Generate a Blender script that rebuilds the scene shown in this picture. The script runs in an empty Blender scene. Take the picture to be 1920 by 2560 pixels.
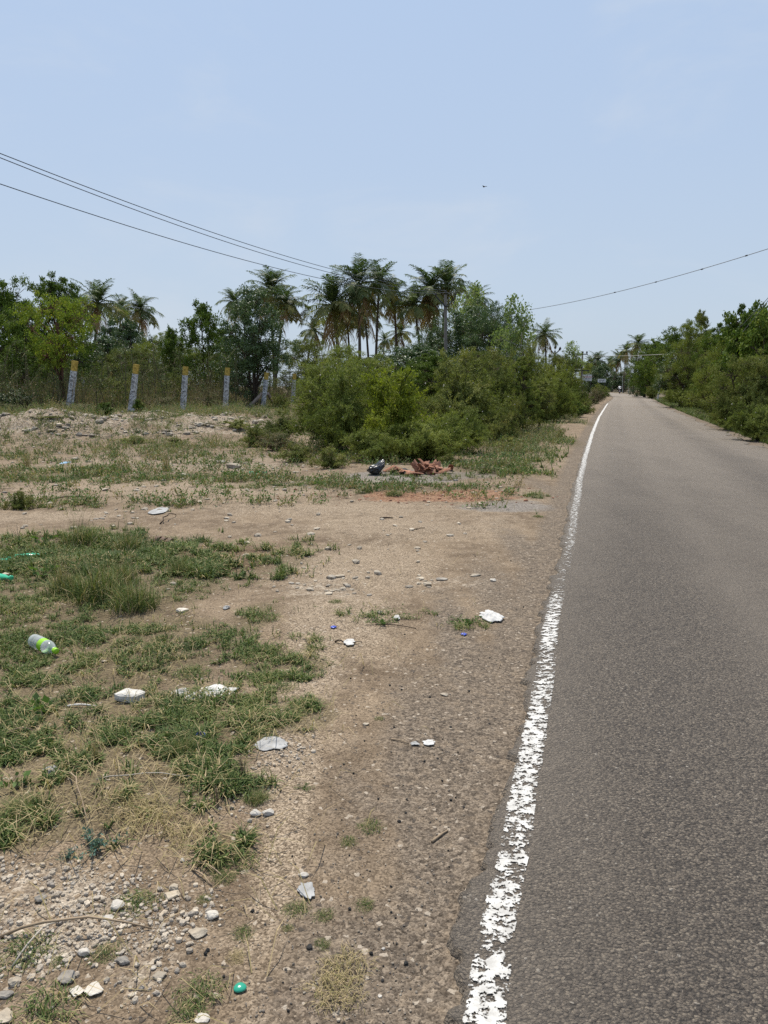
import bpy, bmesh, math, random
import numpy as np
from mathutils import Vector
R = math.radians
C = bpy.context.scene.collection
rng = np.random.default_rng(7)

# ------------------------------------------------------------------ camera geometry (photo is 1920 x 2560)
F, HZ, CH = 1923.0, 965.0, 1.5
TH = math.atan((1280 - HZ) / F)
ct, st = math.cos(TH), math.sin(TH)
def ray(u, v):
    a, b = (u - 960) / F, (1280 - v) / F
    return np.array([a, ct + b * st, -st + b * ct])
def gp(u, v, z=0.0):                     # where a photo pixel meets the ground
    d = ray(u, v); t = (z - CH) / d[2]
    return d[0] * t, d[1] * t
def pt(u, v, D):                         # the point on that ray at D metres ahead
    d = ray(u, v); t = D / d[1]
    return d[0] * t, D, CH + d[2] * t

# ------------------------------------------------------------------ noise
def _h(i, j, s):
    n = (i.astype(np.int64) * 374761393 + j.astype(np.int64) * 668265263 + s * 974634777) & 0xffffffff
    n = ((n ^ (n >> 13)) * 1274126177) & 0xffffffff
    return ((n ^ (n >> 16)) & 0xffff) / 65535.0
def vn(x, y, s=0):
    x = np.asarray(x, float); y = np.asarray(y, float)
    i, j = np.floor(x), np.floor(y); f, g = x - i, y - j
    f = f * f * (3 - 2 * f); g = g * g * (3 - 2 * g)
    i = i.astype(int); j = j.astype(int)
    a, b, c, d = _h(i, j, s), _h(i + 1, j, s), _h(i, j + 1, s), _h(i + 1, j + 1, s)
    return (a * (1 - f) + b * f) * (1 - g) + (c * (1 - f) + d * f) * g
def fbm(x, y, s=0, o=4):
    t, a, n = 0, 0.5, 0
    for k in range(o):
        t = t + a * vn(np.asarray(x) * 2 ** k, np.asarray(y) * 2 ** k, s + k); n += a; a *= .5
    return t / n
def ss(a, b, x):
    t = np.clip((x - a) / (b - a), 0, 1); return t * t * (3 - 2 * t)

# ------------------------------------------------------------------ road lines (from the photo, as ground points)
LL = [(1218,2560),(1230,2449),(1250,2319),(1275,2160),(1300,2060),(1317,1945),(1336,1848),(1346,1791),(1357,1721),(1371,1617),(1385,1517),
      (1400,1474),(1426,1358),(1436,1279),(1450,1199),(1467,1131),(1480,1087),(1497,1044),(1519,1009)]
lp = np.array([gp(u, v) for u, v in LL])
cf = np.polyfit(lp[:12, 1], lp[:12, 0], 1)
far = [(26.6, 90), (34.0, 115), (42.0, 150), (47.6, 180), (55, 230), (72, 420)]
ly = np.concatenate([[-12, 0], lp[:, 1], [p[1] for p in far]])
lx = np.concatenate([[cf[1] + cf[0] * -12, cf[1]], lp[:, 0], [p[0] for p in far]])
def XL(y):                               # centre of the painted edge line
    y = np.asarray(y, float)
    return (np.interp(y - .06 * abs(y), ly, lx) + np.interp(y, ly, lx) * 2 + np.interp(y + .06 * abs(y), ly, lx)) / 4
ROADW = 4.42
def H(x, y):                             # height of the ground
    x = np.asarray(x, float); y = np.asarray(y, float)
    d = XL(y) - .12 - x                  # metres left of the asphalt
    dr = x - (XL(y) + ROADW)
    off = np.maximum(d, dr)
    k = ss(0.05, 1.6, off)
    z = -.022 + k * ((fbm(x * .5, y * .5, 3) - .5) * .16 + (fbm(x * 2.3, y * 2.3, 11) - .45) * .05) + .015 * ss(0, .5, off)
    m = ss(19.6, 23.6, y + 2.0 * (fbm(x * .45, y * .3, 21) - .5)) * ss(-1.6, -5.0, x + 0 * y)
    z = z + .42 * np.exp(-((x + 9.9) / 1.7) ** 2 - ((y - 21.6) / 1.5) ** 2) * (.7 + .6 * fbm(x * 2, y * 2, 33))
    z = z + m * (.56 + .30 * (fbm(x * .8, y * .8, 31) - .5) + .10 * (fbm(x * 3, y * 3, 37) - .5))
    return z
def hz(x, y): return float(H(np.array([x]), np.array([y]))[0])

# ------------------------------------------------------------------ mesh builder
class MB:
    def __init__(s): s.V, s.F, s.T, s.M, s.n = [], [], [], [], 0
    def add(s, v, f, t=.5, m=0):
        v = np.asarray(v, np.float32).reshape(-1, 3)
        if isinstance(f, np.ndarray): fs = [f]
        else:
            by = {}
            for q in f: by.setdefault(len(q), []).append(q)
            fs = [np.array(x) for x in by.values()]
        for q in fs:
            s.F.append(q + s.n); s.M.append(np.full(len(q), m, np.int32))
        s.V.append(v); s.T.append(np.broadcast_to(np.asarray(t, np.float32), (len(v),))); s.n += len(v)
        return s
    def mesh(s, name, mats, smooth=False):
        me = bpy.data.meshes.new(name)
        V = np.concatenate(s.V)
        me.vertices.add(len(V)); me.vertices.foreach_set('co', V.ravel())
        lt = np.concatenate([np.full(len(q), q.shape[1], np.int32) for q in s.F])
        li = np.concatenate([q.ravel() for q in s.F]).astype(np.int32)
        me.loops.add(len(li)); me.loops.foreach_set('vertex_index', li)
        me.polygons.add(len(lt))
        me.polygons.foreach_set('loop_start', np.concatenate([[0], np.cumsum(lt)[:-1]]).astype(np.int32))
        me.polygons.foreach_set('loop_total', lt)
        if not isinstance(mats, (list, tuple)): mats = [mats]
        for m in mats: me.materials.append(m)
        if len(mats) > 1: me.polygons.foreach_set('material_index', np.concatenate(s.M))
        me.polygons.foreach_set('use_smooth', np.full(len(lt), smooth))
        a = me.attributes.new('tone', 'FLOAT', 'POINT'); a.data.foreach_set('value', np.concatenate(s.T).astype(np.float32))
        me.update(calc_edges=True)
        return me
def link(name, me, parent=None, loc=(0, 0, 0), rot=(0, 0, 0), scale=(1, 1, 1)):
    o = bpy.data.objects.new(name, me); C.objects.link(o)
    o.location = loc; o.rotation_euler = rot
    o.scale = scale if hasattr(scale, '__len__') else (scale,) * 3
    if parent: o.parent = parent
    return o
def tag(o, label=None, cat=None, group=None, kind=None):
    if label: o['label'] = label
    if cat: o['category'] = cat
    if group: o['group'] = group
    if kind: o['kind'] = kind
    return o
def spawn(parts, name, label, cat, loc, scale=1, rz=0, group=None, tilt=(0, 0)):
    """a thing: one mesh when it has one part, else an Empty with a copy of each part"""
    if len(parts) == 1:
        o = link(name, parts[0][1], None, loc, (tilt[0], tilt[1], rz), scale)
    else:
        o = link(name, None, None, loc, (tilt[0], tilt[1], rz), scale)
        for pn, me in parts: link(pn, me, o)
    return tag(o, label, cat, group)

def tube(path, rad, k=6, cap=True):
    P = np.asarray(path, float); n = len(P)
    rad = np.broadcast_to(np.asarray(rad, float), (n,))
    T = np.gradient(P, axis=0); T /= np.linalg.norm(T, axis=1)[:, None] + 1e-9
    ref = np.array([0, 0, 1.]) if abs(T[:, 2]).mean() < .8 else np.array([1., 0, 0])
    A = np.cross(T, ref); A /= np.linalg.norm(A, axis=1)[:, None] + 1e-9
    B = np.cross(T, A)
    th = np.arange(k) * 2 * math.pi / k
    V = P[:, None] + rad[:, None, None] * (A[:, None] * np.cos(th)[None, :, None] + B[:, None] * np.sin(th)[None, :, None])
    V = V.reshape(-1, 3)
    i, j = np.meshgrid(np.arange(n - 1), np.arange(k), indexing='ij'); i = i.ravel(); j = j.ravel(); j2 = (j + 1) % k
    f = [tuple(q) for q in np.stack([i * k + j, i * k + j2, (i + 1) * k + j2, (i + 1) * k + j], 1)]
    if cap: f += [tuple(range(k))[::-1], tuple(range((n - 1) * k, n * k))]
    return V, f
def box(cx, cy, cz, sx, sy, sz):
    v = np.array([(x, y, z) for x in (-.5, .5) for y in (-.5, .5) for z in (-.5, .5)]) * (sx, sy, sz) + (cx, cy, cz)
    return v, [(0, 1, 3, 2), (4, 6, 7, 5), (0, 4, 5, 1), (2, 3, 7, 6), (0, 2, 6, 4), (1, 5, 7, 3)]
def lathe(prof, k=16):
    P = np.asarray(prof, float); n = len(P); th = np.arange(k) * 2 * math.pi / k
    V = np.stack([P[:, 0, None] * np.cos(th), P[:, 0, None] * np.sin(th), np.repeat(P[:, 1, None], k, 1)], 2).reshape(-1, 3)
    f = [(i * k + j, i * k + (j + 1) % k, (i + 1) * k + (j + 1) % k, (i + 1) * k + j) for i in range(n - 1) for j in range(k)]
    return V, f
def unit(v): return v / (np.linalg.norm(v, axis=-1, keepdims=True) + 1e-9)
def leaf_cards(P, D, N, L, W, bend=.0):
    """leaf-shaped quads: base at P, pointing D, facing N"""
    D = unit(D); S = unit(np.cross(D, N)); L = np.asarray(L).reshape(-1, 1); W = np.asarray(W).reshape(-1, 1)
    up = np.cross(S, D)
    mid = P + D * L * .45 + up * L * bend
    V = np.stack([P, mid + S * W * .5, P + D * L, mid - S * W * .5], 1).reshape(-1, 3)
    n = len(P); f = np.arange(n * 4).reshape(n, 4)
    return V, f
def rnd_unit(g, n):
    v = g.normal(size=(n, 3)); return unit(v)

# ------------------------------------------------------------------ materials
def newmat(name):
    m = bpy.data.materials.new(name); m.use_nodes = True
    nt = m.node_tree; nt.nodes.clear()
    return m, nt
class N:
    """small helper to write node trees"""
    def __init__(s, nt): s.nt = nt
    def new(s, t, **kw):
        n = s.nt.nodes.new(t)
        for k, v in kw.items(): setattr(n, k, v)
        return n
    def set(s, sock, v):
        if isinstance(v, bpy.types.NodeSocket): s.nt.links.new(v, sock)
        elif isinstance(v, (tuple, list)) and len(v) == 3 and sock.type == 'RGBA': sock.default_value = (*v, 1)
        else: sock.default_value = v
    def co(s): return s.new('ShaderNodeTexCoord').outputs['Object']
    def mapping(s, v, scale):
        n = s.new('ShaderNodeMapping'); s.set(n.inputs[0], v); n.inputs[3].default_value = scale; return n.outputs[0]
    def noise(s, v, scale, detail=4, rough=.55, dist=0, out=0):
        n = s.new('ShaderNodeTexNoise'); s.set(n.inputs['Vector'], v)
        n.inputs['Scale'].default_value = scale; n.inputs['Detail'].default_value = detail; n.inputs['Roughness'].default_value = rough; n.inputs['Distortion'].default_value = dist
        return n.outputs[out]
    def vor(s, v, scale, feature='F1', rand=1):
        n = s.new('ShaderNodeTexVoronoi', feature=feature); s.set(n.inputs['Vector'], v); n.inputs['Scale'].default_value = scale; n.inputs['Randomness'].default_value = rand
        return n
    def attr(s, name):
        n = s.new('ShaderNodeAttribute', attribute_name=name); return n.outputs['Fac']
    def math(s, op, a, b=0., c=None, clamp=False):
        n = s.new('ShaderNodeMath', operation=op, use_clamp=clamp); s.set(n.inputs[0], a); s.set(n.inputs[1], b)
        if c is not None: s.set(n.inputs[2], c)
        return n.outputs[0]
    def rng(s, x, a, b, c=0., d=1., smooth=True):
        n = s.new('ShaderNodeMapRange', interpolation_type='SMOOTHSTEP' if smooth else 'LINEAR'); s.set(n.inputs[0], x)
        for i, v in enumerate((a, b, c, d)): n.inputs[i + 1].default_value = v
        return n.outputs[0]
    def mix(s, f, a, b, mode='MIX'):
        n = s.new('ShaderNodeMix', data_type='RGBA', blend_type=mode); s.set(n.inputs['Factor'], f)
        s.set(n.inputs[6], a); s.set(n.inputs[7], b); return n.outputs[2]
    def ramp(s, x, stops, interp='LINEAR'):
        n = s.new('ShaderNodeValToRGB'); s.set(n.inputs[0], x); r = n.color_ramp; r.interpolation = interp
        while len(r.elements) < len(stops): r.elements.new(.5)
        for e, (p, c) in zip(r.elements, stops): e.position = p; e.color = (*c, 1)
        return n.outputs[0]
    def bump(s, h, strength, dist=.01, normal=None):
        n = s.new('ShaderNodeBump'); s.set(n.inputs['Height'], h); n.inputs['Strength'].default_value = strength; n.inputs['Distance'].default_value = dist
        if normal is not None: s.set(n.inputs['Normal'], normal)
        return n.outputs[0]
    def bsdf(s, col, rough=.8, normal=None, spec=.3, **kw):
        n = s.new('ShaderNodeBsdfPrincipled'); s.set(n.inputs['Base Color'], col); s.set(n.inputs['Roughness'], rough); s.set(n.inputs['Specular IOR Level'], spec)
        if normal is not None: s.set(n.inputs['Normal'], normal)
        for k, v in kw.items(): s.set(n.inputs[k], v)
        return n.outputs[0]
    def out(s, sh):
        n = s.new('ShaderNodeOutputMaterial'); s.set(n.inputs[0], sh)

def leafmat(name, stops, transl=.35, rough=.6, spec=.10, var=.25, gain=1.4):
    stops = [(p, tuple(min(.5, q * gain) for q in c)) for p, c in stops]
    m, nt = newmat(name); n = N(nt)
    col = n.ramp(n.attr('tone'), stops)
    oi = n.new('ShaderNodeObjectInfo').outputs['Random']
    col = n.mix(1.0, col, n.ramp(oi, [(0, (1 - var, 1 - var * .9, 1 - var)), (1, (1 + var * .6, 1 + var * .4, 1 + var * .3))]), 'MULTIPLY')
    a = n.bsdf(col, rough, spec=spec)
    t = n.new('ShaderNodeBsdfTranslucent'); n.set(t.inputs[0], n.mix(1.0, col, (1.15, 1.25, .7), 'MULTIPLY'))
    mx = n.new('ShaderNodeMixShader'); mx.inputs[0].default_value = transl * .7
    nt.links.new(a, mx.inputs[1]); nt.links.new(t.outputs[0], mx.inputs[2]); n.out(mx.outputs[0])
    return m
KD = .80                                 # reflectance of everything dusty or mineral
def plain(name, col, rough=.7, spec=.3, nscale=0, namt=.3, bump=0, bscale=40, **kw):
    m, nt = newmat(name); n = N(nt); co = n.co(); col = tuple(q * KD for q in col); c = col
    if nscale:
        f = n.noise(co, nscale, 5, .65)
        c = n.mix(1.0, col, n.ramp(f, [(.25, (1 - namt,) * 3), (.75, (1 + namt,) * 3)]), 'MULTIPLY')
    nm = n.bump(n.noise(co, bscale, 6, .7), bump, .01) if bump else None
    n.out(n.bsdf(c, rough, nm, spec, **kw)); return m

M = {}
M['broad'] = leafmat('broad_leaf', [(0, (.032, .060, .010)), (.5, (.072, .114, .017)), (.85, (.13, .170, .030)), (1, (.20, .21, .055))], gain=1.12)
M['dark'] = leafmat('dark_leaf', [(0, (.022, .042, .014)), (.5, (.044, .074, .022)), (.9, (.085, .118, .042)), (1, (.13, .155, .065))], .25, .45, .35)
M['fine'] = leafmat('fine_leaf', [(0, (.044, .062, .013)), (.5, (.098, .119, .025)), (.9, (.165, .175, .046)), (1, (.25, .21, .085))], .4, gain=1.62)
M['olive'] = leafmat('olive_leaf', [(0, (.045, .06, .016)), (.5, (.092, .108, .026)), (.85, (.155, .155, .048)), (1, (.24, .19, .09))], .4, gain=1.5)
M['yellow'] = leafmat('yellow_leaf', [(0, (.09, .12, .016)), (.5, (.19, .225, .026)), (.85, (.27, .275, .04)), (1, (.33, .26, .05))], .5, gain=1.1)
M['younggreen'] = leafmat('young_tree_leaf', [(0, (.05, .085, .012)), (.5, (.11, .155, .02)), (.85, (.19, .21, .03)), (1, (.29, .21, .05))], .45, gain=1.25)
M['pale'] = leafmat('pale_leaf', [(0, (.08, .12, .035)), (.5, (.14, .185, .06)), (1, (.24, .26, .11))], .45)
M['palm'] = leafmat('palm_leaf', [(0, (.035, .055, .022)), (.35, (.068, .095, .032)), (.65, (.15, .145, .045)), (.85, (.25, .20, .065)), (1, (.22, .145, .085))], .5, .5, .2, .2, 1.32)
M['grass'] = leafmat('grass_blade', [(0, (.034, .058, .018)), (.35, (.076, .110, .030)), (.6, (.14, .160, .052)), (.8, (.24, .20, .09)), (1, (.38, .29, .17))], .3, .65, .15, 0, 1.12)
M['weed'] = leafmat('weed_leaf', [(0, (.04, .08, .02)), (.4, (.08, .135, .035)), (.7, (.13, .16, .06)), (.85, (.20, .15, .09)), (1, (.30, .23, .14))], .35, .6, .2, .15, 1.25)
M['bluegreen'] = leafmat('bluegreen_leaf', [(0, (.045, .09, .075)), (1, (.10, .16, .12))], .3, .6, .2, 0)
M['brush'] = leafmat('dry_brush', [(0, (.045, .07, .020)), (.4, (.075, .092, .032)), (.7, (.12, .10, .055)), (1, (.20, .15, .095))], .3, .7, .15, 0, 1.15)
M['bark'] = plain('bark', (.085, .062, .045), .9, .15, 8, .45, .6, 30)
M['redbark'] = plain('reddish_bark', (.13, .066, .045), .9, .15, 8, .4, .5, 30)
M['palmbark'] = plain('palm_bark', (.115, .09, .07), .9, .15, 5, .4, .8, 14)
M['twig'] = plain('dry_twig', (.33, .25, .17), .9, .1, 6, .35)
M['greytwig'] = plain('grey_twig', (.42, .38, .32), .9, .1, 6, .3)
M['rustwire'] = plain('rusty_wire', (.045, .035, .03), .95, .05)
M['steel'] = plain('dark_steel', (.03, .03, .032), .5, .4, 10, .3)
M['wire'] = plain('aluminium_wire', (.10, .11, .125), .55, .4)
M['cable'] = plain('sheathed_cable', (.20, .21, .22), .6, .3)
M['palecable'] = plain('pale_cable', (.50, .48, .42), .7, .3)
M['concrete'] = plain('pole_concrete', (.23, .20, .175), .9, .2, 3, .25, .4, 25)
M['palepole'] = plain('pale_pole', (.50, .50, .46), .8, .2, 3, .2)
M['porcelain'] = plain('brown_porcelain', (.05, .032, .025), .25, .5)
M['signwhite'] = plain('sign_white', (.78, .80, .80), .5, .3, 4, .08)
M['signred'] = plain('sign_red', (.55, .08, .07), .6, .3)
M['signdark'] = plain('sign_dark_ink', (.04, .05, .07), .6, .3)
M['signblue'] = plain('sign_blue_ink', (.10, .13, .22), .6, .3)

def stone_mat(name, a, b, rough=.9):
    m, nt = newmat(name); n = N(nt); co = n.co(); a, b = (tuple(q * KD for q in z) for z in (a, b))
    oi = n.new('ShaderNodeObjectInfo').outputs['Random']
    f = n.noise(co, 9, 8, .7)
    c = n.mix(n.rng(f, .3, .72), a, b)
    c = n.mix(1.0, c, n.ramp(n.attr('tone'), [(0, (.55, .55, .58)), (.5, (.95, .93, .9)), (1, (1.25, 1.2, 1.12))]), 'MULTIPLY')
    c = n.mix(1.0, c, n.ramp(oi, [(0, (.85, .84, .83)), (1, (1.12, 1.1, 1.06))]), 'MULTIPLY')
    n.out(n.bsdf(c, rough, n.bump(n.noise(co, 45, 8, .75), .5, .01), .2)); return m
M['stone'] = stone_mat('pale_limestone', (.34, .29, .23), (.60, .55, .47))
M['chip'] = stone_mat('cream_chips', (.42, .36, .29), (.66, .60, .52))
M['grit'] = stone_mat('gravel_stone', (.28, .24, .20), (.46, .41, .34))
M['greystone'] = stone_mat('grey_stone', (.22, .205, .19), (.40, .38, .35))
M['chalk'] = stone_mat('white_plaster', (.48, .455, .42), (.72, .69, .65))
M['asphaltlump'] = stone_mat('black_asphalt_lump', (.02, .02, .022), (.06, .06, .06))
M['tile'] = stone_mat('orange_clay', (.27, .125, .08), (.44, .24, .17))
# ------------------------------------------------------------------ ground, road, painted line
def ell(x, y, lst, hard=True):                      # soft patches: photo centre + half size -> real patch on the ground
    r = np.zeros_like(x)
    for u, v, ru, rv, a in lst:
        c = gp(u, v); rx = max(.04, abs(gp(u + ru, v)[0] - c[0])); y0, y1 = gp(u, v + rv)[1], gp(u, max(v - rv, 985))[1]
        cy, ry = (y0 + y1) / 2, max(.04, (y1 - y0) / 2)
        q = ((x - c[0]) / rx) ** 2 + ((y - cy) / ry) ** 2
        r = np.maximum(r, a * (np.exp(-q * q * .7) if hard else np.exp(-q * .75)))
    return r
SAND = [(700,2150,70,420,.9),(680,1950,80,250,.8),(760,1700,110,250,.9),(860,1560,160,110,.9),(900,1420,260,80,.8),(980,1320,300,50,.75),(560,1225,420,28,.8),(250,1215,300,22,.8),
        (850,1270,420,30,.75),(1250,1330,110,90,.6),(1230,1500,80,140,.5),(1150,1720,45,220,.55),(1390,1150,90,50,.6),(1350,1250,70,50,.5),(120,1290,220,22,.8),(1060,1250,250,14,.5),
        (620,2330,110,120,.5),(1430,1080,22,40,.5),(1480,1040,14,30,.5)]
DARK = [(1130,2150,190,500,1),(1190,1750,90,300,.9),(960,2480,330,260,.9),(1270,1530,100,150,.75),(900,2100,150,300,.55),(1330,1400,60,100,.8),(1050,1920,110,200,.6),(1400,1240,50,60,.7)]
WHITE = [(150,2310,210,130,1),(90,2200,170,60,.8),(370,2400,130,130,.8),(470,2290,90,60,.6),(800,1470,130,45,.75),(1130,1455,140,22,.7),(860,1205,100,12,.8),(700,1900,70,80,.6),(640,2000,60,60,.5),
         (420,1260,120,20,.6),(60,1240,120,20,.8),(380,1280,90,14,.6),(560,1160,300,30,.75),(150,1100,180,22,.8),(40,1085,110,30,.9),(300,1150,250,30,.7),(1180,1250,80,10,.4),(720,1230,90,18,.5),(1330,1190,60,20,.5)]
RED = [(1090,1237,190,13,1),(1180,1228,120,9,.9),(990,1245,90,9,.7),(1270,1240,60,8,.6),(1020,1180,110,9,.4)]
GREY = [(1000,1195,150,16,1),(1260,1265,130,14,.8),(1290,1255,100,9,.6),(1150,1190,110,10,.7)]
BROWN = [(560,1395,200,40,.7),(760,1370,160,30,.5),(600,2120,60,150,.6),(1060,1300,200,18,.5),(760,2500,150,60,.5)]
GRASS = [(150,1420,330,90,1),(80,1560,300,120,1),(420,1470,150,110,.8),(250,1650,330,130,.9),(100,1800,260,160,.95),(400,1850,240,140,.95),(240,1990,330,120,.9),(60,2080,160,70,.8),(480,1990,150,90,.7),
         (640,1545,70,40,.8),(700,1660,140,45,.85),(720,1790,130,60,1),(610,1800,170,80,.9),(560,1700,150,60,.5),(700,1400,120,40,.6),(600,1430,130,40,.55),(560,2130,90,60,.7),(640,1640,120,30,.5),
         (340,1270,160,14,.3),(120,1255,90,14,.3),(480,1200,300,13,.6),(120,1185,220,22,.75),(760,1215,240,14,.7),(1090,1215,160,8,.6),(950,1225,90,8,.6),(1130,1190,160,10,.6),(1240,1175,130,20,.8),
         (1290,1130,110,30,.9),(1360,1090,70,30,.9),(1420,1050,45,22,.8),(1340,1240,30,6,.8),(1350,1290,30,8,.6),(1150,1560,110,22,.35),(980,1545,140,22,.35),(300,1130,260,20,.5),(600,1100,200,22,.4),
         (820,1530,100,20,.3),(770,1620,60,30,.3)]
def grassiness(x, y):
    g = ell(x, y, GRASS)
    d = XL(y) - x
    g = np.maximum(g, .85 * np.maximum(ss(24.5, 27, y), ss(14.5, 18, y) * ss(-1.5, 0.5, x)) * ss(.7, 1.7, d))
    g = np.maximum(g, .5 * ss(.42, .6, fbm(x * .8, y * .8, 99)) * ss(17, 19, y) * ss(1.2, 2.4, d))
    g = np.maximum(g, .9 * ss(.35, 1.0, x - XL(y) - ROADW))
    g = np.maximum(g, .35 * ss(14, 16, y) * ss(2.0, 4, d))
    return g
def build_ground():
    yk = np.concatenate([np.linspace(-7, 1.2, 26)[:-1], np.geomspace(1.2, 30, 620)[:-1], np.geomspace(30, 1600, 130)])
    t = np.linspace(-1, 1, 460); t = np.sign(t) * (abs(t) * .75 + .25 * abs(t) ** 3)
    W = 3.0 + 1.25 * np.maximum(yk, 0) + .25 * np.maximum(-yk, 0)
    X = W[:, None] * t[None] + .05 * yk[:, None].clip(0, 100); Y = np.repeat(yk[:, None], len(t), 1)
    Z = H(X, Y)
    V = np.stack([X, Y, Z], 2).reshape(-1, 3); n, k = X.shape
    i, j = np.meshgrid(np.arange(n - 1), np.arange(k - 1), indexing='ij'); a = (i * k + j).ravel()
    f = np.stack([a, a + 1, a + k + 1, a + k], 1)
    me = MB().add(V, f).mesh('ground', groundmat(), True)
    x, y = V[:, 0].astype(float), V[:, 1].astype(float)
    mound = ss(.06, .22, V[:, 2]) * (.55 + .9 * ss(.4, .65, fbm(x * .7, y * 1.4, 97))) * ss(30, 25, y)
    soilspot = ss(0, .5, x - XL(y) - ROADW)
    for nm, val in (('sand', ell(x, y, SAND, False)), ('darkgrit', np.maximum(ell(x, y, DARK, False), 1.0 * ss(.6, .15, XL(y) - x))), ('white', np.maximum(ell(x, y, WHITE), mound)), ('red', ell(x, y, RED)),
                    ('grey', ell(x, y, GREY)), ('brown', np.maximum(ell(x, y, BROWN), soilspot * .5)), ('litter', grassiness(x, y))):
        at = me.attributes.new(nm, 'FLOAT', 'POINT'); at.data.foreach_set('value', val.astype(np.float32))
    tag(link('ground', me), kind='structure')
def groundmat():
    m, nt = newmat('ground_soil'); n = N(nt); co = n.co()
    big = n.noise(co, 1.1, 6, .6); mid = n.noise(co, 6, 8, .65); fine = n.noise(co, 34, 8, .7)
    warp = n.noise(co, 2.4, 5, .7)
    def mask(a, lo=.28, hi=.78, amt=1.25):   # a patch with a ragged, noisy edge
        s = n.math('ADD', n.attr(a), n.math('MULTIPLY', n.math('ADD', n.math('MULTIPLY', mid, .6), n.math('MULTIPLY', warp, .4)), amt))
        return n.rng(n.math('SUBTRACT', s, amt * .5), lo, hi)
    wco = n.new('ShaderNodeVectorMath', operation='ADD'); nv = n.new('ShaderNodeVectorMath', operation='SCALE'); n.set(nv.inputs[0], n.noise(co, 40, 3, .6, out=1)); nv.inputs[3].default_value = .018; n.set(wco.inputs[0], co); n.set(wco.inputs[1], nv.outputs[0]); wc = wco.outputs[0]
    g1 = n.vor(wc, 170); g2 = n.vor(wc, 75); g3 = n.vor(wc, 34)
    def cellval(v):
        s = n.new('ShaderNodeSeparateColor'); n.set(s.inputs[0], v.outputs['Color']); return s.outputs[0], s.outputs[1]
    c1, c1b = cellval(g1); c2, c2b = cellval(g2); c3, c3b = cellval(g3)
    soil = n.ramp(mid, [(.3, (.135, .104, .075)), (.5, (.20, .158, .116)), (.7, (.28, .227, .172))])
    soil = n.mix(n.rng(big, .42, .62), soil, n.mix(.5, soil, (.32, .258, .19)))
    sand = n.ramp(n.math('ADD', n.math('MULTIPLY', fine, .6), n.math('MULTIPLY', c1, .4)), [(.25, (.185, .147, .107)), (.5, (.305, .252, .193)), (.75, (.43, .365, .29))])
    dark = n.ramp(n.math('ADD', n.math('MULTIPLY', c2, .55), n.math('MULTIPLY', fine, .45)), [(.15, (.055, .048, .042)), (.42, (.135, .116, .098)), (.62, (.20, .17, .14)), (.9, (.30, .26, .215))])
    dark = n.mix(n.rng(n.noise(co, 19, 6, .7), .48, .66), dark, (.235, .196, .155))
    white = n.ramp(n.math('ADD', n.math('MULTIPLY', c3, .6), n.math('MULTIPLY', c2, .4)), [(.2, (.22, .18, .145)), (.5, (.37, .325, .27)), (.85, (.50, .455, .39))])
    gcol = n.ramp(c2, [(0, (.13, .125, .125)), (1, (.33, .32, .31))])
    rcol = n.ramp(c3, [(0, (.17, .07, .04)), (.6, (.32, .15, .085)), (1, (.42, .27, .17))])
    c = soil
    c = n.mix(mask('brown'), c, n.ramp(mid, [(.3, (.125, .086, .058)), (.7, (.20, .145, .10))]))
    c = n.mix(n.math('MULTIPLY', mask('sand'), .78), c, sand)
    c = n.mix(n.math('MULTIPLY', mask('darkgrit'), .85), c, dark)
    c = n.mix(n.math('MULTIPLY', mask('grey'), .8), c, gcol)
    c = n.mix(n.math('MULTIPLY', mask('white', .5, 1.0), n.rng(n.math('ADD', c3b, n.math('MULTIPLY', mid, .7)), .45, .95)), c, white)
    c = n.mix(n.math('MULTIPLY', mask('red', .45, .7), .55), c, rcol)
    c = n.mix(n.math('MULTIPLY', mask('litter', .4, .8), .62), c, n.ramp(fine, [(.3, (.075, .066, .038)), (.5, (.115, .10, .055)), (.72, (.20, .165, .11))]))
    # single grains: bright and dark ones scattered through everything
    c = n.mix(n.math('MULTIPLY', n.rng(c1, .0, 1.0, 0, 1, False), .85), n.mix(1.0, c, (.48, .46, .44), 'MULTIPLY'), n.mix(1.0, c, (1.48, 1.47, 1.44), 'MULTIPLY'))
    c = n.mix(n.math('MULTIPLY', n.rng(c2b, .982, .988), .75), c, (.46, .41, .345))
    c = n.mix(n.math('MULTIPLY', n.rng(c2b, .025, .018), .7), c, (.055, .05, .047))
    h = n.math('ADD', n.math('MULTIPLY', n.math('SUBTRACT', 1.0, g2.outputs['Distance']), .35), n.math('ADD', n.math('MULTIPLY', fine, .6), n.math('MULTIPLY', n.math('SUBTRACT', 1.0, g1.outputs['Distance']), .25)))
    nm = n.bump(mid, .5, .04); nm = n.bump(h, .75, .012, nm)
    c = n.mix(1.0, c, (.84, .80, .755), 'MULTIPLY')
    n.out(n.bsdf(c, .95, nm, .12)); return m
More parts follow.
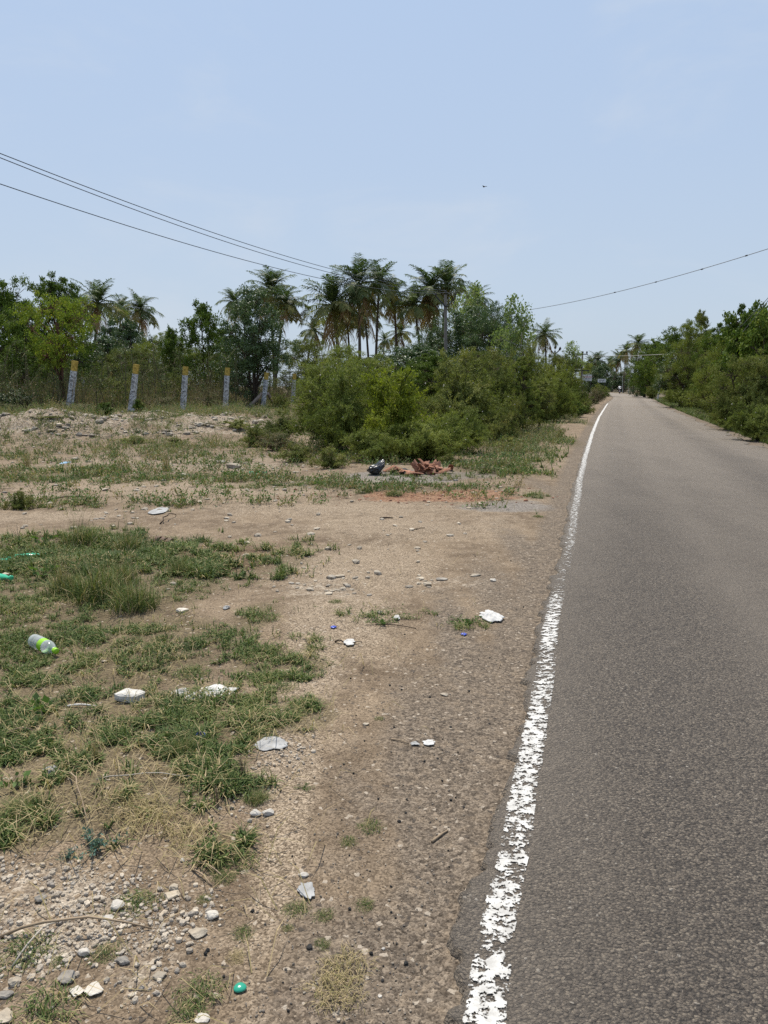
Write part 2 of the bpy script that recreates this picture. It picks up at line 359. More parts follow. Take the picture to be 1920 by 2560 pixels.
def roadmat():
    m, nt = newmat('road_asphalt'); n = N(nt); co = n.co()
    wco = n.new('ShaderNodeVectorMath', operation='ADD'); nv = n.new('ShaderNodeVectorMath', operation='SCALE'); n.set(nv.inputs[0], n.noise(co, 70, 3, .6, out=1)); nv.inputs[3].default_value = .014; n.set(wco.inputs[0], co); n.set(wco.inputs[1], nv.outputs[0]); wc = wco.outputs[0]
    g = n.vor(wc, 112); g2 = n.vor(wc, 210)
    s = n.new('ShaderNodeSeparateColor'); n.set(s.inputs[0], g.outputs['Color'])
    s2 = n.new('ShaderNodeSeparateColor'); n.set(s2.inputs[0], g2.outputs['Color'])
    big = n.noise(co, .55, 5, .6); mid = n.noise(co, 7, 6, .7); fine = n.noise(co, 90, 6, .75)
    streak = n.noise(n.mapping(co, (1.4, .05, 1)), 1.5, 5, .6)
    agg = n.ramp(s.outputs[0], [(0, (.042, .034, .027)), (.35, (.125, .102, .079)), (.7, (.195, .16, .123)), (1, (.30, .25, .19))])
    agg = n.mix(n.math('MULTIPLY', n.rng(n.math('ADD', n.math('MULTIPLY', g.outputs['Distance'], .6), n.math('MULTIPLY', fine, .55)), .52, .72), .8), agg, (.036, .031, .027))
    agg = n.mix(.25, agg, n.ramp(s2.outputs[0], [(0, (.05, .045, .042)), (1, (.22, .19, .165))]))
    dusty = n.mix(n.rng(fine, .3, .7), (.195, .163, .131), (.282, .241, .195))
    d = n.math('ADD', n.math('MULTIPLY', n.attr('dust'), 1.0), n.math('MULTIPLY', n.math('ADD', n.math('MULTIPLY', big, .5), n.math('ADD', n.math('MULTIPLY', streak, .45), n.math('MULTIPLY', mid, .35))), .8))
    c = n.mix(n.math('MULTIPLY', n.rng(d, .42, 1.1), .78), agg, dusty)
    c = n.mix(n.rng(s.outputs[1], .994, .997), c, (.34, .30, .25))
    c = n.mix(1.0, c, (.90, .89, .88), 'MULTIPLY')
    h = n.math('ADD', n.math('ADD', n.math('MULTIPLY', s.outputs[2], .7), n.math('SUBTRACT', .6, g.outputs['Distance'])), n.math('MULTIPLY', fine, 1.1))
    n.out(n.bsdf(c, .82, n.bump(h, 1.0, .011), .3)); return m
def linemat():
    m, nt = newmat('worn_white_paint'); n = N(nt); co = n.co()
    f1 = n.noise(n.mapping(co, (17, 21, 1)), 1.5, 6, .62); f2 = n.noise(co, 95, 4, .6)
    hole = n.math('ADD', n.math('MULTIPLY', f1, .66), n.math('MULTIPLY', f2, .34))
    k = n.math('SUBTRACT', n.attr('wear'), hole)              # >0 -> paint is gone
    gone = n.rng(k, -.02, .02)
    col = n.mix(n.rng(n.noise(co, 22, 6, .7), .3, .75), (.36, .345, .32), (.60, .585, .555))
    a = n.bsdf(col, .75, n.bump(n.noise(co, 90, 5, .7), .5, .005), .3)
    tr = n.new('ShaderNodeBsdfTransparent'); mx = n.new('ShaderNodeMixShader')
    n.set(mx.inputs[0], gone); nt.links.new(a, mx.inputs[1]); nt.links.new(tr.outputs[0], mx.inputs[2]); n.out(mx.outputs[0]); return m
def build_road():
    yk = np.concatenate([np.linspace(-9, 1.5, 60)[:-1], np.geomspace(1.5, 450, 900)])
    s = np.concatenate([[0, .012, .04, .1], np.linspace(.2, ROADW - .1, 22), [ROADW - .04, ROADW]])
    xl = XL(yk) - .085
    edge = (fbm(yk * 3.1, yk * 0 + 3, 51) - .5) * .10 + (fbm(yk * 14, yk * 0 + 8, 53) - .5) * .09 + (fbm(yk * 45, yk * 0 + 8, 54) - .5) * .04
    edge2 = (fbm(yk * .9, yk * 0 + 3, 55) - .5) * .7 + (fbm(yk * 5, yk * 0 + 8, 57) - .5) * .25
    w = (s / ROADW)[None]
    X = xl[:, None] + s[None] + edge[:, None] * (1 - w) ** 6 + edge2[:, None] * w ** 8
    Y = np.repeat(yk[:, None], len(s), 1)
    crown = .03 * (1 - (2 * w - 1) ** 2) + .004
    Z = crown + 0 * X; Z[:, 0] = -.03; Z[:, -1] = -.04
    V = np.stack([X, Y, Z], 2).reshape(-1, 3); n, k = X.shape
    i, j = np.meshgrid(np.arange(n - 1), np.arange(k - 1), indexing='ij'); a = (i * k + j).ravel()
    f = np.stack([a, a + 1, a + k + 1, a + k], 1)
    me = MB().add(V, f).mesh('road', roadmat(), True)
    ss_ = np.repeat(s[None], n, 0)
    dust = .20 * ss(.8, .0, ss_ - .0) + .8 * ss(1.1, 0, ROADW - ss_) + .32 * ss(5, 22, Y) + .06 + .20 * np.exp(-((ss_ - 2.2) / .5) ** 2) + .16 * np.exp(-((ss_ - 1.35) / .22) ** 2) - .14 * np.exp(-((ss_ - 2.95) / .3) ** 2) - .22 * np.exp(-((ss_ - .75) / .4) ** 2) * ss(11, 4, Y)  # dust, plus a far paling that puts grazing sheen into the colour
    at = me.attributes.new('dust', 'FLOAT', 'POINT'); at.data.foreach_set('value', dust.ravel().astype(np.float32))
    tag(link('road', me), kind='structure')
    # edge line: a thin sheet of worn paint that follows the camber 4 mm above the asphalt
    yk = np.concatenate([np.linspace(-3, 1.2, 40)[:-1], np.geomspace(1.2, lp[-1, 1], 700)])
    hw = .052
    t = np.linspace(-1, 1, 9)
    X = XL(yk)[:, None] + t[None] * (hw + .010 * (fbm(yk * 9, yk * 0, 61) - .5)[:, None]) + ((fbm(yk * 1.3, yk * 0 + 5, 63) - .5) * .03)[:, None]
    Y = np.repeat(yk[:, None], 9, 1)
    q = (X - (XL(yk) - .085)[:, None]) / ROADW
    Z = .03 * (1 - (2 * q - 1) ** 2) + .0085
    V = np.stack([X, Y, Z], 2).reshape(-1, 3); n, k = X.shape
    i, j = np.meshgrid(np.arange(n - 1), np.arange(k - 1), indexing='ij'); a = (i * k + j).ravel()
    me = MB().add(V, np.stack([a, a + 1, a + k + 1, a + k], 1)).mesh('road_edge_line', linemat(), True)
    # wear along the line, as the photo shows it: v -> share of paint gone
    wv = [(2560, .38), (2480, .43), (2420, .34), (2380, .60), (2330, .42), (2250, .40), (2200, .56), (2160, .40), (2120, .60), (2080, .46), (2040, .40), (1990, .42), (1930, .40), (1880, .43), (1840, .36), (1790, .40), (1730, .46), (1680, .52),
          (1640, .56), (1600, .42), (1550, .45), (1500, .52), (1470, .66), (1440, .71), (1400, .68), (1370, .62), (1330, .57), (1300, .54), (1260, .52), (1220, .48), (1180, .44), (1100, .32), (1050, .2), (1009, .12)]
    wy = np.array([gp(1300, v)[1] for v, _ in wv]); ww = np.array([b for _, b in wv])
    wear = np.interp(Y, wy, ww) + .16 * (np.abs(t)[None] ** 3) + .16 * (fbm(Y * 7, Y * 0 + 2, 71) - .5) * ss(12, 6, Y)
    wear = .5 + (wear - .47) * .34
    at = me.attributes.new('wear', 'FLOAT', 'POINT'); at.data.foreach_set('value', wear.ravel().astype(np.float32))
    tag(link('road_edge_line', me), kind='structure')

# ------------------------------------------------------------------ stones
_ico = {}
def ico(sub):
    if sub not in _ico:
        b = bmesh.new(); bmesh.ops.create_icosphere(b, subdivisions=sub, radius=1)
        _ico[sub] = (np.array([v.co[:] for v in b.verts]), np.array([[v.index for v in f.verts] for f in b.faces])); b.free()
    return _ico[sub]
def stone(g, sx=1, sy=1, sz=.6, sub=2, cuts=7, rough=.06):
    V, Fc = ico(sub); V = V.copy()
    for _ in range(cuts):                                  # flat broken faces
        d = rnd_unit(g, 1)[0]; h = g.uniform(.55, .9); p = V @ d - h
        V -= np.where(p > 0, p, 0)[:, None] * d
    V *= 1 + rough * (g.random((len(V), 1)) - .5) * 2
    V *= (sx, sy, sz); V[:, 2] -= V[:, 2].min() * .75
    return V, Fc
def pebbles(name, n, sampler, smin, smax, mat, flat=.6, sub=1, power=3, tones=(.2, 1)):
    g = np.random.default_rng(hash(name) % 1000 if False else sum(map(ord, name)))
    protos = [stone(g, 1, g.uniform(.5, 1), g.uniform(flat * .6, flat * 1.2), sub, 4, .2) for _ in range(8)]
    x, y = sampler(g, n); z = H(x, y)
    s = smin + (smax - smin) * g.random(len(x)) ** power
    rz = g.random(len(x)) * 6.283; tn = g.uniform(*tones, len(x)); w = g.integers(0, 8, len(x))
    mb = MB()
    for k in range(8):
        q = np.where(w == k)[0]
        if not len(q): continue
        V, Fc = protos[k]; c, si = np.cos(rz[q]), np.sin(rz[q])
        P = np.empty((len(q), len(V), 3)); sc = s[q][:, None]
        P[:, :, 0] = (V[:, 0] * c[:, None] - V[:, 1] * si[:, None]) * sc + x[q][:, None]
        P[:, :, 1] = (V[:, 0] * si[:, None] + V[:, 1] * c[:, None]) * sc + y[q][:, None]
        P[:, :, 2] = (V[:, 2] - .12) * sc + z[q][:, None]
        Fq = (Fc[None] + (np.arange(len(q)) * len(V))[:, None, None]).reshape(-1, 3)
        mb.add(P.reshape(-1, 3), Fq, np.repeat(tn[q], len(V)))
    return mb.mesh(name, mat, False)
def field(lo_y, hi_y, dens, pw=1.0, xw=None):
    """sampler: points spread over what lies in front of the road's left side, kept by a density function"""
    def f(g, n):
        X, Y, c = [], [], 0
        while c < n:
            m = n * 2
            y = (lo_y ** (1 - pw) + g.random(m) * (hi_y ** (1 - pw) - lo_y ** (1 - pw))) ** (1 / (1 - pw)) if pw != 1 else lo_y * (hi_y / lo_y) ** g.random(m)
            x = g.uniform(-1, 1, m) * (.62 * y + .8) if xw is None else g.uniform(*xw, m)
            k = g.random(m) < dens(x, y)
            X.append(x[k]); Y.append(y[k]); c += k.sum()
        return np.concatenate(X)[:n], np.concatenate(Y)[:n]
    return f
def left_of_road(x, y, m=.12): return (XL(y) - x > m).astype(float)

# ------------------------------------------------------------------ grass
def blades(g, x, y, L, W, lean, tone, zoff=0, gz=True):
    """bent three-part blades (5 corners each)"""
    n = len(x); az = g.random(n) * 6.283
    d = np.stack([np.cos(az), np.sin(az), 0 * az], 1); sd = np.stack([-np.sin(az), np.cos(az), 0 * az], 1)
    z = (H(x, y) if gz else 0 * x) + zoff
    P = np.stack([x, y, z - .004], 1); up = np.array([0, 0, 1.])
    a1 = lean * .6; a2 = np.minimum(lean * 1.35, 1.75)
    L = np.asarray(L)[:, None]; W = np.asarray(W)[:, None]
    m = P + L * .5 * (d * np.sin(a1)[:, None] + up * np.cos(a1)[:, None])
    t = m + L * .5 * (d * np.sin(a2)[:, None] + up * np.cos(a2)[:, None])
    V = np.stack([P - sd * W * .5, P + sd * W * .5, m + sd * W * .42, m - sd * W * .42, t], 1).reshape(-1, 3)
    b = np.arange(n) * 5
    return V, np.stack([b, b + 1, b + 2, b + 3], 1), np.stack([b + 3, b + 2, b + 4], 1), np.repeat(tone, 5)
def add_blades(mb, *a, **k):
    V, q, t, tn = blades(*a, **k); n0 = mb.n
    mb.add(V, q, tn); mb.F.append(t + n0); mb.M.append(np.zeros(len(t), np.int32))
def build_grass():
    g = np.random.default_rng(5)
    def dens(x, y):
        nz = .30 * fbm(x * 1.4, y * 1.4, 81, 3) + .35 * fbm(x * 6, y * 6, 82, 3) + .35 * fbm(x * 17, y * 17, 83, 2)
        gr = grassiness(x, y)
        return (gr > .05) * ss(-.06, .30, gr * .60 + (nz - .5) * 2.6 - .42) * left_of_road(x, y, .4)
    mb = MB()
    for lo, hi, n, Ls, Ws in ((1.3, 6, 41000, (.025, .085), (.003, .0065)), (6, 13, 42000, (.04, .13), (.005, .011)), (13, 60, 90000, (.06, .2), (.01, .024))):
        x, y = field(lo, hi, dens, 1.6 if lo < 10 else 1.2)(g, n)
        cl = fbm(x * 1.7, y * 1.7, 85)
        tone = np.clip(.33 + .6 * (cl - .5) + g.normal(0, .17, n), 0, .72)
        dry = g.random(n) < .09 + .2 * ss(.5, .7, fbm(x * 2.2, y * 2.2, 87)); tone[dry] = g.uniform(.72, 1, dry.sum())
        lean = np.clip(g.normal(1.12, .36, n), .1, 1.55); lean[dry] = g.uniform(.9, 1.5, dry.sum())
        sc = (.55 + .9 * fbm(x * 4, y * 4, 89))
        add_blades(mb, g, x, y, g.uniform(*Ls, n) * sc, g.uniform(*Ws, n), lean, tone)
    # creeping weeds between the blades
    n = 34000
    x, y = field(1.35, 9, dens, 1.7)(g, n); k = fbm(x * 4 + 9, y * 4, 86) > .47; x, y = x[k], y[k]; n = len(x)
    P = np.stack([x, y, H(x, y) + g.uniform(.002, .03, n)], 1); l = g.uniform(.008, .022, n)
    mb.add(*leaf_cards(P, rnd_unit(g, n) * (1, 1, .4) + (0, 0, .15), rnd_unit(g, n) * .7 + np.array([0, 0, 1.]), l, l * .5), np.repeat(np.clip(g.normal(.33, .14, n), 0, .7), 4))
    # dry straw lying about
    n = 1900
    x, y = field(1.4, 11, lambda x, y: np.clip(.06 + grassiness(x, y), 0, 1) * left_of_road(x, y, .5) * ss(.35, .65, fbm(x * 2.2, y * 2.2, 87)), 1.7)(g, n)
    add_blades(mb, g, x, y, g.uniform(.06, .24, n), g.uniform(.0018, .0036, n), np.clip(g.normal(1.42, .2, n), .3, 1.56), g.uniform(.78, 1, n), .006)
    tag(link('grass', mb.mesh('grass', M['grass'])), 'patchy creeping grass with dry straw on the bare soil left of the road', 'grass', kind='stuff')
    # far verge on the right side of the road
    def dr(x, y): return ss(.25, .8, x - XL(y) - ROADW) * ss(6, 3, x - XL(y) - ROADW)
    mb = MB()
    n = 26000; x, y = [], []
    y = 9 * (90 / 9) ** g.random(n); x = XL(y) + ROADW + .25 + 3.5 * g.random(n) ** 1.5
    tone = np.clip(.4 + g.normal(0, .16, n), 0, 1)
    add_blades(mb, g, x, y, g.uniform(.08, .28, n), g.uniform(.010, .024, n), np.clip(g.normal(.7, .3, n), .1, 1.4), tone)
    tag(link('verge_grass', mb.mesh('verge_grass', M['grass'])), 'green grass strip under the bushes along the right edge of the road', 'grass', kind='stuff')

def tuft(seed, r, n, L, W, lean, tones, dry=.15, mat='grass', stalks=0):
    g = np.random.default_rng(seed); mb = MB()
    rr = r * np.sqrt(g.random(n)) * (.75 + .5 * g.random(n)); a = g.random(n) * 6.283
    rr *= .75 + .5 * vn(np.cos(a) * 1.7 + 9, np.sin(a) * 1.7 + 9, seed)
    x, y = rr * np.cos(a), rr * np.sin(a) * .9
    tone = g.uniform(*tones, n); k = g.random(n) < dry; tone[k] = g.uniform(.75, 1, k.sum())
    edge = rr / r
    add_blades(mb, g, x, y, g.uniform(*L, n) * (1.15 - .45 * edge), g.uniform(*W, n), np.clip(lean + .5 * edge + g.normal(0, .25, n), .05, 1.55), tone, gz=False)
    for _ in range(stalks):
        p = g.normal(0, r * .35, 2); h = g.uniform(.7, 1.3) * L[1] * 1.3; q = g.normal(0, .25, 2) * h
        V, f = tube([(p[0], p[1], 0), (p[0] + q[0] * .4, p[1] + q[1] * .4, h * .6), (p[0] + q[0], p[1] + q[1], h)], [.0018, .0016, .001], 4)
        mb.add(V, f, .88)
        m = 10; s = g.random(m) * .35 + .65
        P = np.stack([p[0] + q[0] * s, p[1] + q[1] * s, h * s], 1)
        mb.add(*leaf_cards(P, rnd_unit(g, m) + (0, 0, .8), rnd_unit(g, m), np.full(m, .03), np.full(m, .006)), .9)
    return mb.mesh('grass_tuft', M[mat])
def leafy(seed, h, w, nst, nl, ls, mat, lw=.5, tone=(.2, .9), stemtone=.9, spread=.6, rad=.004):
    """a small weed: stems that fan out, leaves along them"""
    g = np.random.default_rng(seed); st_, lf = MB(), MB()
    for i in range(nst):
        a = g.random() * 6.283; out = w * .5 * g.random() ** .6; hh = h * g.uniform(.55, 1) * (1 - .35 * out / (w * .5))
        d = np.array([math.cos(a), math.sin(a)])
        s = np.linspace(0, 1, 5)
        P = np.stack([d[0] * out * s ** 1.2 + g.normal(0, .02 * w) * s, d[1] * out * s ** 1.2 + g.normal(0, .02 * w) * s, hh * s ** .85], 1)
        V, f = tube(P, rad * (1.1 - .8 * s), 4); st_.add(V, f, stemtone)
        m = nl; q = g.random(m) ** .7
        B = np.stack([np.interp(q, s, P[:, k]) for k in range(3)], 1) + g.normal(0, .012 * w, (m, 3))
        D = rnd_unit(g, m) + np.array([d[0], d[1], .5]) * spread
        l = ls * g.uniform(.6, 1.2, m)
        V, f = leaf_cards(B, D, rnd_unit(g, m) + (0, 0, .8), l, l * lw)
        lf.add(V, f, np.repeat(g.uniform(*tone, m), 4))
    return [('stems', st_.mesh('stems', M['twig'])), ('leaves', lf.mesh('leaves', M[mat]))]
# ------------------------------------------------------------------ trees, bushes, palms
def tree(seed, Ht, Wd, base, nblob, nleaf, ls, mat, bark='bark', lw=.45, droop=.3, clump=.33, nclump=15, tr=.12, nstem=1, lean=.0, shape='egg', tone=(.1, .95), shell=.55, stem_spread=.25):
    """trunk(s) with limbs and twigs reaching into blobs of leaf clumps; gaps are left between clumps"""
    g = np.random.default_rng(seed); T, L = MB(), MB()
    bl = []
    for i in range(nblob):
        for _ in range(30):
            h = g.random(); z = base + (Ht - base) * (h * .92 + .04)
            e = {'egg': math.sin(math.pi * min(1, .12 + .88 * (h * .85 + .1))) ** .7, 'cone': (1 - h) ** .75 * .9 + .12, 'flat': (.35 + .65 * h ** .6), 'tall': .75 * math.sin(math.pi * (h * .8 + .12)) ** .5}[shape]
            r = Wd * .5 * e; a = g.random() * 6.283; q = r * math.sqrt(g.random()) * .85
            c = np.array([q * math.cos(a), q * math.sin(a), z])
            rad = (.16 + .1 * g.random()) * min(Wd, (Ht - base) * 1.3) * (.65 + .5 * e)
            if all(np.linalg.norm(c - b[0]) > .55 * (rad + b[1]) * .8 for b in bl): break
        bl.append((c, rad))
    stems = []
    for s in range(nstem):
        a = g.random() * 6.283; sp = stem_spread * Wd * (g.random() * .6 + .4) * (nstem > 1)
        top = np.array([math.cos(a) * sp + lean * Ht, math.sin(a) * sp, base + (Ht - base) * .72]); b0 = np.array([math.cos(a), math.sin(a), 0]) * .12 * (nstem > 1)
        t = np.linspace(0, 1, 7); P = b0 + (top - b0) * t[:, None] + np.stack([.10 * np.sin(t * 3 + s), .10 * np.cos(t * 4 + s * 2), 0 * t], 1) * Ht * .12 * t[:, None]
        rad = tr / math.sqrt(nstem) * (1.25 - t * .95); rad[0] *= 1.3
        T.add(*tube(P, rad, 7)); stems.append((P, rad))
    for c, rad in bl:
        P, rd = stems[int(np.argmin([np.linalg.norm(s[0][3:, :2].mean(0) - c[:2]) for s in stems]))]
        k = np.clip((c[2] / (P[-1, 2]) - .3) * .95, .2, .97) * 6; i = int(k); p0 = P[i] + (P[min(i + 1, 6)] - P[i]) * (k - i)
        r0 = min(rd[i] * .6, .03 + .02 * rad)
        t = np.linspace(0, 1, 5)[:, None]; mid = (p0 + c) / 2 + np.array([0, 0, .12 * np.linalg.norm(c - p0)])
        Q = (1 - t) ** 2 * p0 + 2 * t * (1 - t) * mid + t * t * c
        T.add(*tube(Q, r0 * (1.05 - .7 * t[:, 0]), 5))
        nc = nclump; d = rnd_unit(g, nc); d[:, 2] = d[:, 2] * .8 + .12
        cc = c + d * rad * (shell + (1.12 - shell) * g.random((nc, 1)))
        for q in cc:
            mid = (c + q) / 2 + g.normal(0, .06 * rad, 3)
            T.add(*tube(np.array([c, mid, q]), [r0 * .38, r0 * .25, r0 * .1], 3, False))
        m = nleaf // nblob; w = g.integers(0, nc, m)
        cr = clump * rad * g.uniform(.6, 1.25, nc)
        off = rnd_unit(g, m) * (g.random((m, 1)) ** .45) * cr[w][:, None]; off[:, 2] *= .75
        B = cc[w] + off; B[:, 2] -= droop * .3 * cr[w] * g.random(m)
        D = rnd_unit(g, m) + unit(off) * .15 + np.array([0, 0, -droop * 1.2])
        l = ls * g.uniform(.6, 1.25, m)
        V, f = leaf_cards(B, D, rnd_unit(g, m) * .5 + unit(off) * .95 + unit(B - c) * .35 + np.array([0, 0, .3]), l, l * lw, .06)
        ct_ = g.uniform(0, 1, nc)
        tn = np.clip(tone[0] + (tone[1] - tone[0]) * (.35 * ct_[w] + .65 * g.random(m)), 0, 1)
        L.add(V, f, np.repeat(tn, 4))
    return [('trunk', T.mesh('trunk', M[bark], True)), ('crown', L.mesh('crown', M[mat]))]
def bush(seed, Ht, Wd, nst, ntw, nlf, mat, ll=.07, lw=.02, up=.5, arch=.5, tone=(.05, .9), flowers=0, rad=.014, bark='bark', solid=.0):
    """thorny feathery shrub: arching stems from the foot, side twigs, small leaflets along the twigs"""
    g = np.random.default_rng(seed); T, L = MB(), MB(); tips = []
    for i in range(nst):
        a = g.random() * 6.283; o = math.sqrt(g.random()); hh = Ht * (.5 + .5 * g.random()) * (1 - .68 * o ** 1.7) * (1.22 if i % 9 == 0 else 1); ox = Wd * .5 * o
        s = np.linspace(0, 1, 7)
        P = np.stack([math.cos(a) * ox * s ** (1 + up * .6), math.sin(a) * ox * s ** (1 + up * .6), hh * (s * (1 + arch * .55) - arch * .55 * s ** 3)], 1)
        P[:, :2] += np.cumsum(g.normal(0, .025 * Wd, (7, 2)), 0) * s[:, None]
        T.add(*tube(P, rad * (1.2 - 1.05 * s), 4, False))
        st_twig = g.uniform(.10, 1, ntw) ** .8; b = np.stack([np.interp(st_twig, s, P[:, k]) for k in range(3)], 1)
        tl = Ht * .34 * g.uniform(.4, 1.15, ntw) * (1.1 - .45 * st_twig)
        td = unit(rnd_unit(g, ntw) * (1, 1, .55) + np.array([math.cos(a) * .5, math.sin(a) * .5, .35]))
        for j in range(ntw):
            t = np.linspace(0, 1, 3)[:, None]; Q = b[j] + td[j] * tl[j] * t + np.array([0, 0, -.22 * tl[j]]) * t * t
            T.add(*tube(Q, [rad * .32, rad * .22, rad * .1], 3, False))
        q = g.random((ntw, nlf)) ** .8; m = ntw * nlf
        B = (b[:, None] + td[:, None] * (tl[:, None] * q)[..., None]); B[..., 2] -= .22 * tl[:, None] * q * q
        B = B.reshape(-1, 3) + g.normal(0, .011 * Ht, (m, 3)); B[:, 2] = np.maximum(B[:, 2], .02)
        D = np.repeat(td, nlf, 0) * .35 + rnd_unit(g, m) + (0, 0, -.1); rc = unit(B - np.array([0, 0, Ht * .25]))
        l = ll * g.uniform(.6, 1.3, m); V, f = leaf_cards(B, D, rnd_unit(g, m) * .55 + np.repeat(td, nlf, 0) * .5 + rc * .6 + np.array([0, 0, .25]), l, lw * g.uniform(.7, 1.3, m))
        sh = g.random()
        L.add(V, f, np.repeat(np.clip(tone[0] + (tone[1] - tone[0]) * (.6 * sh + .4 * g.random(m)), 0, 1), 4))
        tips.append(P[-1])
        if i % 4 == 0:
            e = P[-1] + np.array([g.normal(0, .1), g.normal(0, .1), .16]) * Ht; T.add(*tube(np.array([P[-2], (P[-1] + e) / 2 + g.normal(0, .02 * Ht, 3), e]), [rad * .3, rad * .2, rad * .08], 3, False))
    parts = [('stems', T.mesh('stems', M[bark], True)), ('foliage', L.mesh('foliage', M[mat]))]
    if flowers:
        Fm = MB()
        for k in range(flowers):
            p = tips[k % nst] + g.normal(0, .12 * Ht, 3); V, Fc = stone(g, .02, .02, .02, 1, 2); Fm.add(V + p, Fc, 1.0)
        parts.append(('blossom', Fm.mesh('blossom', M['chalk'])))
    return parts
def palm(seed, Ht, lean, nf, FL, young=.5, dead=4, spread=1.0, wind=(0.25, 0)):
    g = np.random.default_rng(seed); T, L, Dd = MB(), MB(), MB()
    t = np.linspace(0, 1, 16); cx, cy = lean[0] * t ** 1.6, lean[1] * t ** 1.6
    r = .17 - .06 * t; r[0] = .26; r = r * (1 + .04 * (np.arange(16) % 2)); r[-1] = .14
    T.add(*tube(np.stack([cx, cy, Ht * t], 1), r, 9))
    top = np.array([cx[-1], cy[-1], Ht])
    tot = nf + dead
    for i in range(tot):
        isd = i >= nf; a = i * 2.39996 + g.normal(0, .2); age = i / max(1, nf - 1) if not isd else 1.15
        e0 = R(80 - 104 * age ** 1.0 + g.normal(0, 8)); bend = R(30 + 38 * g.random() + 26 * age)
        if isd: e0 = R(-42 - 30 * g.random()); bend = R(30)
        n = 9; ds = FL * g.uniform(.85, 1.1) / (n - 1) * (1 if age > .12 else .8); p = top + np.array([0, 0, .1]); pts = [p]; dirs = []
        for k in range(n - 1):
            e = e0 - bend * ((k + .5) / (n - 1)) ** 1.4
            d = np.array([math.cos(a) * math.cos(e) + wind[0] * .35 * (k / n), math.sin(a) * math.cos(e) + wind[1] * .35 * (k / n), math.sin(e)]); d /= np.linalg.norm(d)
            p = p + d * ds; pts.append(p); dirs.append(d)
        dirs.append(dirs[-1]); pts = np.array(pts); dirs = np.array(dirs)
        mbx = Dd if isd else L
        base_t = 1.0 if isd else np.clip(.05 + .66 * age ** 1.5 + g.normal(0, .10), 0, .9)
        V, f = tube(pts, .030 * (1.1 - np.linspace(0, 1, n) * .9), 4, False); mbx.add(V, f, min(1, base_t + .12))
        m = 38; q = np.linspace(.12, .99, m); ii = q * (n - 1)
        B = np.stack([np.interp(ii, np.arange(n), pts[:, k]) for k in range(3)], 1); Dq = unit(np.stack([np.interp(ii, np.arange(n), dirs[:, k]) for k in range(3)], 1))
        side = unit(np.cross(Dq, np.array([0, 0, 1.]) + 0 * Dq)); up = np.cross(side, Dq)
        for sg in (-1, 1):
            keep = g.random(m) < (.6 if isd else .9); l = (FL * .33) * np.sin(math.pi * (.10 + .83 * q)) ** .6 * g.uniform(.85, 1.1, m)
            dd = unit(side * sg * .9 + Dq * .72 + up * .28 + g.normal(0, .10, (m, 3)))
            dr = .22 + .5 * age + g.random(m) * .25 + (.6 if isd else 0)
            W = .073; w = unit(np.cross(dd, up)) * W * .5
            w = unit(Dq - dd * (Dq * dd).sum(1)[:, None]) * W * .5
            m1 = B + dd * (l * .5)[:, None] + np.array([0, 0, -1.]) * (l * dr * .22)[:, None]
            t1 = m1 + dd * (l * .42)[:, None] + np.array([0, 0, -1.]) * (l * dr * .62)[:, None]
            Vv = np.stack([B - w * .6, B + w * .6, m1 + w, m1 - w, t1], 1)[keep].reshape(-1, 3); nn = int(keep.sum()); b = np.arange(nn) * 5; n0 = mbx.n
            mbx.add(Vv, np.stack([b, b + 1, b + 2, b + 3], 1), np.repeat(np.clip(base_t + g.normal(0, .07, nn), 0, 1), 5))
            mbx.F.append(np.stack([b + 3, b + 2, b + 4], 1) + n0); mbx.M.append(np.zeros(nn, np.int32))
    cn = MB()
    for k in range(9):
        V, Fc = stone(g, .12, .12, .15, 1, 0, .03); a = g.random() * 6.28; cn.add(V + top + np.array([.22 * math.cos(a), .22 * math.sin(a), -.28 - .25 * g.random()]), Fc, .4)
    parts = [('trunk', T.mesh('trunk', M['palmbark'], True)), ('crown', L.mesh('crown', M['palm']))]
    if dead: parts.append(('dead_fronds', Dd.mesh('dead_fronds', M['palm'])))
    parts.append(('coconuts', cn.mesh('coconuts', M['palm'], True)))
    return parts
PRO = {}
def pro(key, fn, dims):
    PRO[key] = (fn, dims)
pro('broadA', tree(101, 6, 5, 1.4, 22, 24000, .15, 'broad', nstem=2, tr=.14), (6, 5))
pro('broadB', tree(102, 6, 5, .9, 24, 26000, .14, 'broad', tr=.15), (6, 5))
pro('darkA', tree(103, 6, 4.4, 1.0, 24, 30000, .13, 'dark', nstem=4, tr=.15, stem_spread=.22), (6, 4.4))
pro('darkB', tree(104, 5, 6, .5, 26, 30000, .17, 'dark', tr=.2, nstem=2), (5, 6))
pro('willow', tree(105, 6, 5, .6, 26, 34000, .15, 'fine', lw=.22, droop=.9, nstem=3, tr=.15), (6, 5))
pro('darkW', tree(115, 6, 5.4, .6, 26, 30000, .16, 'dark', lw=.3, droop=.8, nstem=3, tr=.15), (6, 5.4))
pro('willowB', tree(106, 6, 6, .5, 28, 34000, .16, 'olive', lw=.26, droop=.7, nstem=2, tr=.15), (6, 6))
pro('tallA', tree(107, 7, 3, 1.2, 18, 16000, .16, 'broad', shape='tall', tr=.10, clump=.36), (7, 3))
pro('tallB', tree(108, 7, 3.4, .8, 20, 20000, .15, 'olive', shape='tall', tr=.12, lw=.3, droop=.5), (7, 3.4))
pro('sparse', tree(109, 6, 3, 1.2, 16, 3400, .16, 'pale', bark='greytwig', clump=.55, shape='egg', tr=.06, nstem=2, lw=.7), (6, 3))
pro('open', tree(114, 6, 3.6, 1.6, 15, 8500, .17, 'broad', clump=.40, tr=.07, nstem=2, shape='egg', lw=.45, tone=(.1, .9), shell=.35), (6, 3.6))
